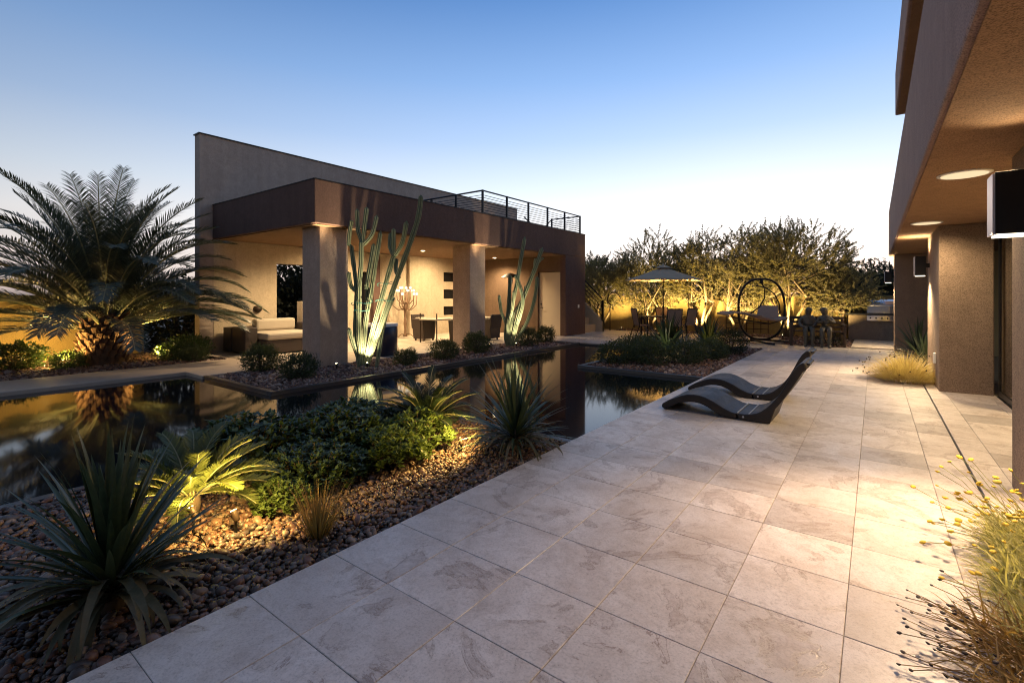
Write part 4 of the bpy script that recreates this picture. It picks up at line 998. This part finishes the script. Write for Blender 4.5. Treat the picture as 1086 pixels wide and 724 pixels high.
for i, (u, d, rz, lab) in enumerate([(.02, -.95, YAW+pi, 'sling chair with its back to the viewer in front of the parasol pole'), (-.92, -.45, YAW+R(98), 'sling chair seen from the side at the left end of the table'),
                                     (.72, -.35, YAW-R(150), 'sling chair at the right end of the dining table'), (.35, .9, YAW+R(8), 'sling chair on the far side of the table behind the pole')]):
    o = dc if i == 0 else copy_tree(dc); put(o, uv(u, d), rz, None, lab)

# ring ornament and trellis
ox, oy = -9.0, 18.9
t = thing('ring_sculpture', (ox, oy, 0), 'dark open ring ornament on a slim pole beside the staircase', 'garden ornament')
MB().tube([(ox, oy, 0), (ox, oy, 1.15)], .022, 8).build('pole', 'iron', t, True)
m = MB(); pts = []; rads = []
for k in range(30):
    a = R(-75)+R(285)*k/29; c_ = .27; pts.append((ox+RX*(.17-c_*cos(a-R(20))), oy+RY*(.17-c_*cos(a-R(20))), 1.33+c_*sin(a-R(20)))); rads.append(.008+.035*sin(pi*k/29))
m.tube(pts, rads, 8); m.build('ring', 'iron', t, True)
def trellis(loc, w_, h_, nx, nz, label):
    t = thing('wall_trellis', loc, label, 'trellis', 'iron trellises on the garden wall'); x0, y0, _ = loc; m = MB()
    for i in range(nx): x = x0-w_/2+w_*i/(nx-1); m.box(x-.013, x+.013, y0-.012, y0+.012, 0.05, h_)
    for j in range(nz): z = .2+(h_-.25)*j/(nz-1); m.box(x0-w_/2, x0+w_/2, y0-.026, y0-.0125, z-.013, z+.013)
    m.build('grid', 'iron', t)
trellis((-8.35, 20.55, 0), .5, 1.4, 3, 6, 'narrow dark trellis on the wall left of the parasol')
trellis((-4.0, 20.55, 0), 1.5, 1.1, 7, 5, 'wide dark trellis on the lit wall behind the swing')

# ------------------------------------------------------------------ hanging swing
SX, SY = -2.86, 16.9
t = thing('hanging_swing', (SX, SY, 0), 'black oval framed hanging lounge swing with brown cloth seat', 'swing')
def sp(u, d, z): return (SX+RX*u-sin(YAW)*d, SY+RY*u+cos(YAW)*d, z)
m = MB(); pts = []
for k in range(49):
    a = 2*pi*k/48; ca, sa = cos(a), sin(a); pts.append(sp(.73*math.copysign(abs(ca)**.82, ca), 0, 1.06+.95*math.copysign(abs(sa)**.82, sa)))
m.tube(pts, .036, 8, False); m.build('ring_frame', 'black_metal', t, True)
MB().tube([sp(-.78, .45, .03), sp(-.4, .12, .05), sp(0, 0, .1), sp(.5, -.0, .06), sp(1.0, -.15, .03)], .03, 7).build('foot_bar', 'black_metal', t, True)
MB().tube([sp(-.35, .0, .12), sp(-.12, -.45, .04), sp(.0, -.75, .03)], .028, 7).build('foot_bar', 'black_metal', t, True)
m = MB(); m.tube([sp(0, 0, 2.0), sp(0, 0, 1.86)], .05, 10); m.build('hanger', 'black_metal', t, True)
for pts in ([(0, 0, 1.88), (.10, 0, 1.72), (.10, 0, 1.42), (-.02, .1, 1.12), (-.28, .3, .86)], [(-.18, 0, 1.80), (.12, 0, 1.74), (.40, 0, 1.55), (.58, .05, 1.25), (.64, .1, .95), (.56, .2, .78)]):
    MB().tube([sp(*p) for p in pts], .022, 7).build('hanging_arm', 'black_metal', t, True)
def sheet(name, prof, d0, d1, mat, th=.03):
    V, F = [], []; n = len(prof)
    for (u, z, k) in prof: V += [sp(u, d0+k, z), sp(u, d1+k, z)]
    F = [(2*i, 2*i+1, 2*i+3, 2*i+2) for i in range(n-1)]
    o = mesh_obj(name, V, F, mat, t, True); s_ = o.modifiers.new('thick', 'SOLIDIFY'); s_.thickness = th; return o
sheet('leg_cushion', [(-1.22, .88, 0), (-1.05, .945, 0), (-.8, .94, 0), (-.45, .88, 0), (-.22, .84, 0)], -.42, .42, 'swing_cloth', .05)
sheet('seat_cushion', [(-.22, .84, 0), (0., .76, 0), (.22, .70, 0), (.45, .72, 0), (.6, .78, 0)], -.42, .42, 'swing_cloth', .06)
V = [sp(.0, .3, .80), sp(.52, -.05, .78), sp(.56, .1, 1.17), sp(.12, .45, 1.17)]; o = mesh_obj('back_cushion', V, [(0,1,2,3)], 'swing_cloth', t, False); o.modifiers.new('thick', 'SOLIDIFY').thickness = .08
MB().tube([sp(-1.2, -.3, .86), sp(-.6, -.3, .72), sp(.1, -.3, .62), (sp(.58, -.25, .74))], .02, 6).build('seat_frame', 'black_metal', t, True)

# ------------------------------------------------------------------ bench with two seated figures
BX, BY = -1.38, 16.85
t = thing('park_bench', (BX, BY, 0), 'dark wooden slatted bench carrying two bronze children', 'bench')
for x in (-.66, .66):
    m = MB(); m.box(x-.035, x+.035, -.26, -.19, 0, .62).box(x-.035, x+.035, .20, .27, 0, .86).box(x-.04, x+.04, -.28, .27, .621, .66).box(x-.03, x+.03, -.189, .199, .36, .42)
    o = m.build('end_frame', 'bench_wood', None, bevel=.006); o.parent = t
for y in (-.2, -.09, .02, .13): o = MB().box(-.62, .62, y, y+.085, .42, .45).build('seat_slat', 'bench_wood', None, bevel=.004); o.parent = t
for z in (.52, .65, .78): o = MB().box(-.70, .70, .175, .199, z, z+.085).build('back_slat', 'bench_wood', None, bevel=.004); o.parent = t
t.rotation_euler.z = R(10)
def skin_body(name, chains, mat, parent, sub=2):
    """chains: lists of (point, radius); points shared by position join the limbs into one surface"""
    V, E_, Rr, idx = [], [], [], {}
    chains = [[(p, tuple(1.2*x for x in q) if hasattr(q, '__len__') else q*1.2) for p, q in c] for c in chains]
    for ch in chains:
        prev = None
        for p, rr in ch:
            k = tuple(round(x, 4) for x in p)
            if k not in idx: idx[k] = len(V); V.append(k); Rr.append(rr)
            if prev is not None and prev != idx[k]: E_.append((prev, idx[k]))
            prev = idx[k]
    me = bpy.data.meshes.new(name); me.from_pydata(V, E_, []); me.materials.append(M[mat])
    o = bpy.data.objects.new(name, me); C.objects.link(o); o.parent = parent
    sk = o.modifiers.new('skin', 'SKIN'); sk.use_smooth_shade = True
    for i, sv in enumerate(me.skin_vertices[0].data):
        sv.radius = Rr[i] if hasattr(Rr[i], '__len__') else (Rr[i], Rr[i]); sv.use_root = (i == 0)
    ss = o.modifiers.new('sub', 'SUBSURF'); ss.levels = 1; ss.render_levels = sub
    return o
def child(loc, rz, label, lean, headturn, arm_r, arm_l, hair, skirt):
    t = thing('child_statue', loc, label, 'statue', 'seated bronze children on the bench', rz)
    pel = (0, 0, .54); ch = (lean*.5, -.01, .73); nk = (lean, -.015, .87); hd0 = (lean*1.05, -.03, .94); hd1 = (lean*1.15+headturn*.02, -.045, 1.01); hd2 = (lean*1.2+headturn*.03, -.03, 1.08)
    body = [[(pel, (.095, .085)), (ch, (.10, .075)), (nk, (.042, .042)), (hd0, (.055, .06)), (hd1, (.075, .082)), (hd2, (.055, .06))]]
    for s, arm in ((1, arm_r), (-1, arm_l)):
        hp = (s*.055, -.03, .525); kn = (s*.075, -.30, .51); an = (s*.07, -.315, .14); ft = (s*.075, -.33, .09); toe = (s*.085, -.44, .075)
        body.append([(pel, (.095, .085)), (hp, .066), (kn, .05), ((s*.072, -.315, .34), .045), (an, .03), (ft, .034), (toe, .022)])
        shd = (lean*.85+s*.115, -.01, .80); body.append([(ch, (.10, .075)), (shd, .045)]+[(p, q) for p, q in zip(arm, (.034, .028, .024, .012))])
    t.scale = (1.2, 1.15, 1.12); skin_body('body', body, 'bronze', t)
    m = MB(); c0 = Vector(hd1)+Vector((0, .012, .03)); m.ball(c0, .10, 12, 9, .92)
    if hair == 'hat': m.lathe([(.15, c0.z+.02), (.145, c0.z+.035), (.095, c0.z+.045), (.085, c0.z+.10), (.05, c0.z+.125)], 16, c0.x, c0.y, True)
    else:
        for k in range(26):
            a = k*2.4; zz = k/26; rr = .085*(1-zz*zz)**.5; m.ball((c0.x+cos(a)*rr, c0.y+.02+sin(a)*rr*.9, c0.z+zz*.085-.01), .026, 6, 5)
    m.build('hair' if hair != 'hat' else 'hat', 'bronze_dark', t, True)
    f = MB(); fx = Vector(hd1)+Vector((headturn*.03, -.085, -.012)); f.ball(fx, .016, 6, 5); f.build('nose', 'bronze', t, True)
    for s in (-1, 1):
        f = MB(); f.ball(fx+Vector((s*.03, .012, .026)), .009, 6, 5); f.build('eye', 'bronze_dark', t, True)
    # shirt and shorts / skirt
    sh_ = [(lean*.95, .06, .86), (lean*.6, .135, .77), (lean*.3, .125, .66), (0, .135, .56), (0, .14, .50)]
    m = MB(); vs = []; n = 16
    for (cx, rr, z) in sh_: vs += [(cx+rr*1.18*cos(2*pi*k/n), -.005+rr*.95*sin(2*pi*k/n), z) for k in range(n)]
    m.add(vs, [(i*n+k, i*n+(k+1) % n, (i+1)*n+(k+1) % n, (i+1)*n+k) for i in range(len(sh_)-1) for k in range(n)]); m.build('shirt', 'bronze_pale', t, True)
    for s in (-1, 1):
        m = MB(); m.tube([(s*.055, -.02, .53), (s*.07, -.16, .525), (s*.076, -.27 if skirt else -.22, .515)], [.08, .078, .074], 12, False); m.build('trouser_leg', 'bronze_pale', t, True)
        m = MB(); m.tube([(s*.074, -.30, .115), (s*.078, -.36, .09), (s*.086, -.455, .075)], [.04, .045, .03], 8); m.build('shoe', 'bronze_dark', t, True)
    return t
child((BX-.22, BY-.035, -.065), R(10), 'taller bronze child in a brimmed hat on the left of the bench', .0, 1, [(.17, -.04, .66), (.12, -.19, .60), (.09, -.24, .585), (.06, -.28, .575)], [(-.19, -.06, .67), (-.15, -.20, .58), (-.11, -.27, .57), (-.09, -.31, .565)], 'hat', True)
child((BX+.24, BY-.035, -.065), R(2), 'smaller curly haired bronze child on the right holding its arms up to its chest', -.03, -1, [(.17, -.07, .68), (.07, -.17, .75), (.03, -.18, .78), (.01, -.18, .80)], [(-.19, -.05, .68), (-.10, -.18, .70), (-.05, -.2, .73), (-.02, -.2, .76)], 'curls', False)

# ------------------------------------------------------------------ barbecue
t = thing('barbecue_island', (-.1, 20, 0), 'stucco barbecue counter with black granite top against the garden wall', 'barbecue island')
MB().box(-.72, 1.2, 19.92, 20.58, 0, .84).build('base', 'island_stucco', t, bevel=.01)
MB().box(-.80, 1.25, 19.84, 20.58, .842, .90).build('counter', 'counter', t, bevel=.006)
t = thing('grill', (.17, 20.1, .9), 'stainless steel barbecue grill with mirror bright hood set into the counter', 'grill')
m = MB(); m.prism([(0, .0), (.5, .0), (.5, .36), (.42, .46), (.14, .46), (.04, .40), (0, .30)], 0, .78)
o = m.build('hood', 'steel', None, bevel=.008); o.data.transform(Matrix.Translation((.17-.39, 19.98, .905)) @ Matrix.Rotation(pi/2, 4, 'Z') @ Matrix.Translation((0, -.78, 0)) if False else Matrix(((0,1,0,.17-.39),(1,0,0,19.98),(0,0,1,.905),(0,0,0,1)))); fix_normals(o); o.data.transform(Matrix.Translation((-.17, -20.1, -.9))); o.parent = t
m = MB(); m.box(-.22, .56, 19.80, 19.915, .66, .835); m.build('control_panel', 'steel', t, bevel=.006)
MB().tube([(-.16, 19.93, 1.16), (-.16, 19.9, 1.16), (.50, 19.9, 1.16), (.50, 19.93, 1.16)], .012, 8).build('handle', 'alu', t, True)
for k in range(5): MB().tube([(-.12+.15*k, 19.80, .75), (-.12+.15*k, 19.77, .75)], .024, 10).build('knob', 'black_metal', t, True)

# ------------------------------------------------------------------ pavilion furniture
t = thing('wicker_sofa', (-12.9, 6.6, 0), 'brown wicker daybed with cream cushions under the pavilion roof', 'sofa')
MB().box(-13.3, -12.15, 5.95, 7.35, .03, .36).build('base', 'wicker', t, bevel=.02)
MB().box(-13.28, -12.13, 5.97, 7.33, .362, .54).build('seat_cushion', 'cushion', t, bevel=.05)
MB().box(-13.75, -13.31, 5.6, 7.35, .03, .66).build('back_frame', 'wicker', t, bevel=.02)
MB().box(-13.5, -13.2, 6.2, 7.3, .541, .86).build('back_cushion', 'cushion', t, bevel=.06)
MB().box(-13.3, -12.55, 5.62, 5.93, .03, .68).build('arm', 'wicker', t, bevel=.02)
MB().box(-13.3, -12.7, 7.36, 7.62, .03, .74).build('arm', 'wicker', t, bevel=.02)
t = thing('round_drum', (-9.95, 7.75, 0), 'dark navy round drum with white rim behind the tall cactus', 'fire pit')
MB().lathe([(.37, .0), (.40, .03), (.40, .70), (.385, .72)], 32, -9.95, 7.75).build('drum', 'navy', t, True)
m = MB(); m.lathe([(.41, .722), (.41, .79), (.33, .80), (.32, .74)], 32, -9.95, 7.75, False); m.build('rim', 'white_plastic', t, True)
m = MB(); m.lathe([(.32, .735), (.001, .737)], 32, -9.95, 7.75, False); m.build('well', 'black_metal', t)
# candelabra
def candelabra(x, y):
    t = thing('candelabra', (x, y, 0), 'tall ornate iron candelabra with white globes against the pavilion wall', 'floor lamp')
    m = MB(); m.lathe([(.08, .05), (.04, .12), (.03, .3), (.06, .5), (.03, .7), (.05, 1.0), (.07, 1.1), (.03, 1.2), (.025, 1.6)], 12, x, y); m.build('post', 'tan_iron', t, True)
    for k in range(3):
        a = k*2*pi/3+.5; f = MB(); f.tube([(x, y, .12), (x+.16*cos(a), y+.16*sin(a), .15), (x+.28*cos(a), y+.28*sin(a), .06), (x+.34*cos(a), y+.34*sin(a), .05), (x+.33*cos(a), y+.33*sin(a), .1)], .018, 6); f.build('foot', 'tan_iron', t, True)
    for k in range(14):
        a = k*2*pi/14; rr = (.46, .32, .18)[k % 3]; zz = (1.5, 1.62, 1.72)[k % 3]
        f = MB(); f.tube([(x, y, 1.05 if k % 2 else 1.25), (x+rr*.5*cos(a), y+rr*.5*sin(a), .98 if k % 2 else 1.2), (x+rr*.95*cos(a), y+rr*.95*sin(a), 1.15 if k % 2 else 1.35), (x+rr*cos(a), y+rr*sin(a), zz)], .018, 6)
        ar = f.build('branch', 'tan_iron', t, True); g = MB(); g.ball((x+rr*cos(a), y+rr*sin(a), zz+.045), .045, 10, 8); g.build('globe', 'globe', ar, True)
candelabra(-13.25, 11.35)
# indoor dining table and wicker chairs
t = thing('pavilion_table', (-11.2, 11.85, 0), 'pale topped long table with thin dark posts behind the second column', 'table')
MB().box(-11.6, -10.8, 10.5, 13.2, .715, .75).build('tabletop', 'cushion', t, bevel=.006)
for x in (-11.57, -10.83):
    for y in (10.53, 13.17): MB().tube([(x, y, .0), (x, y, .93 if y < 11 else .72)], .02, 8).build('leg', 'iron', t)
def wchair():
    t = thing('wicker_chair', (0,0,0), 'x', 'chair', 'wicker chairs at the pavilion table')
    m = MB(); vs = [(sx*w_, y, z) for z, w_ in ((.06, .24), (.42, .28), (.72, .31)) for sx, y in ((-1, -.25), (1, -.25), (1, .28), (-1, .28))]
    m.add(vs, [(0,3,2,1), (8,9,10,11)]+[(4*i+k, 4*i+(k+1) % 4, 4*i+4+(k+1) % 4, 4*i+4+k) for i in range(2) for k in range(4)]); m.build('seat_shell', 'wicker', t, bevel=.02)
    m = MB(); m.prism([(.24, .40), (.30, .40), (.36, .86), (.31, .86)], -.29, .29); o = fix_normals(m.build('backrest', 'wicker', t, bevel=.015)); o.rotation_euler.z = pi/2
    MB().box(-.22, .22, -.23, .22, .721, .76).build('cushion', 'cushion', t, bevel=.02)
    for a in (-.2, .2):
        for b in (-.2, .2): MB().box(a-.02, a+.02, b-.02, b+.02, 0, .06).build('leg', 'iron', t)
    return t
wc = wchair(); put(wc, (-10.45, 11.2, 0), R(-90), None, 'wicker armchair on the pool side of the pavilion table')
o = copy_tree(wc); put(o, (-12.0, 11.1, 0), R(90), None, 'wicker chair on the wall side of the pavilion table')
o = copy_tree(wc); put(o, (-10.45, 12.6, 0), R(-90), None, 'wicker chair mostly hidden behind the second column')
# patio heater
t = thing('patio_heater', (-10.75, 14.2, 0), 'slim patio heater with conical hood before the brown wall', 'heater')
MB().lathe([(.22, 0), (.22, .06), (.19, .1), (.17, .62), (.05, .66)], 20, -10.75, 14.2).build('base', 'iron', t, True)
MB().tube([(-10.75, 14.2, .62), (-10.75, 14.2, 1.9)], .03, 10).build('pole', 'iron', t, True)
MB().lathe([(.07, 1.88), (.09, 1.95), (.09, 2.12), (.06, 2.14)], 14, -10.75, 14.2).build('burner', 'steel', t, True)
m = MB(); m.lathe([(.36, 2.15), (.2, 2.25), (.03, 2.32)], 24, -10.75, 14.2, False); m.build('hood', 'iron', t, True)
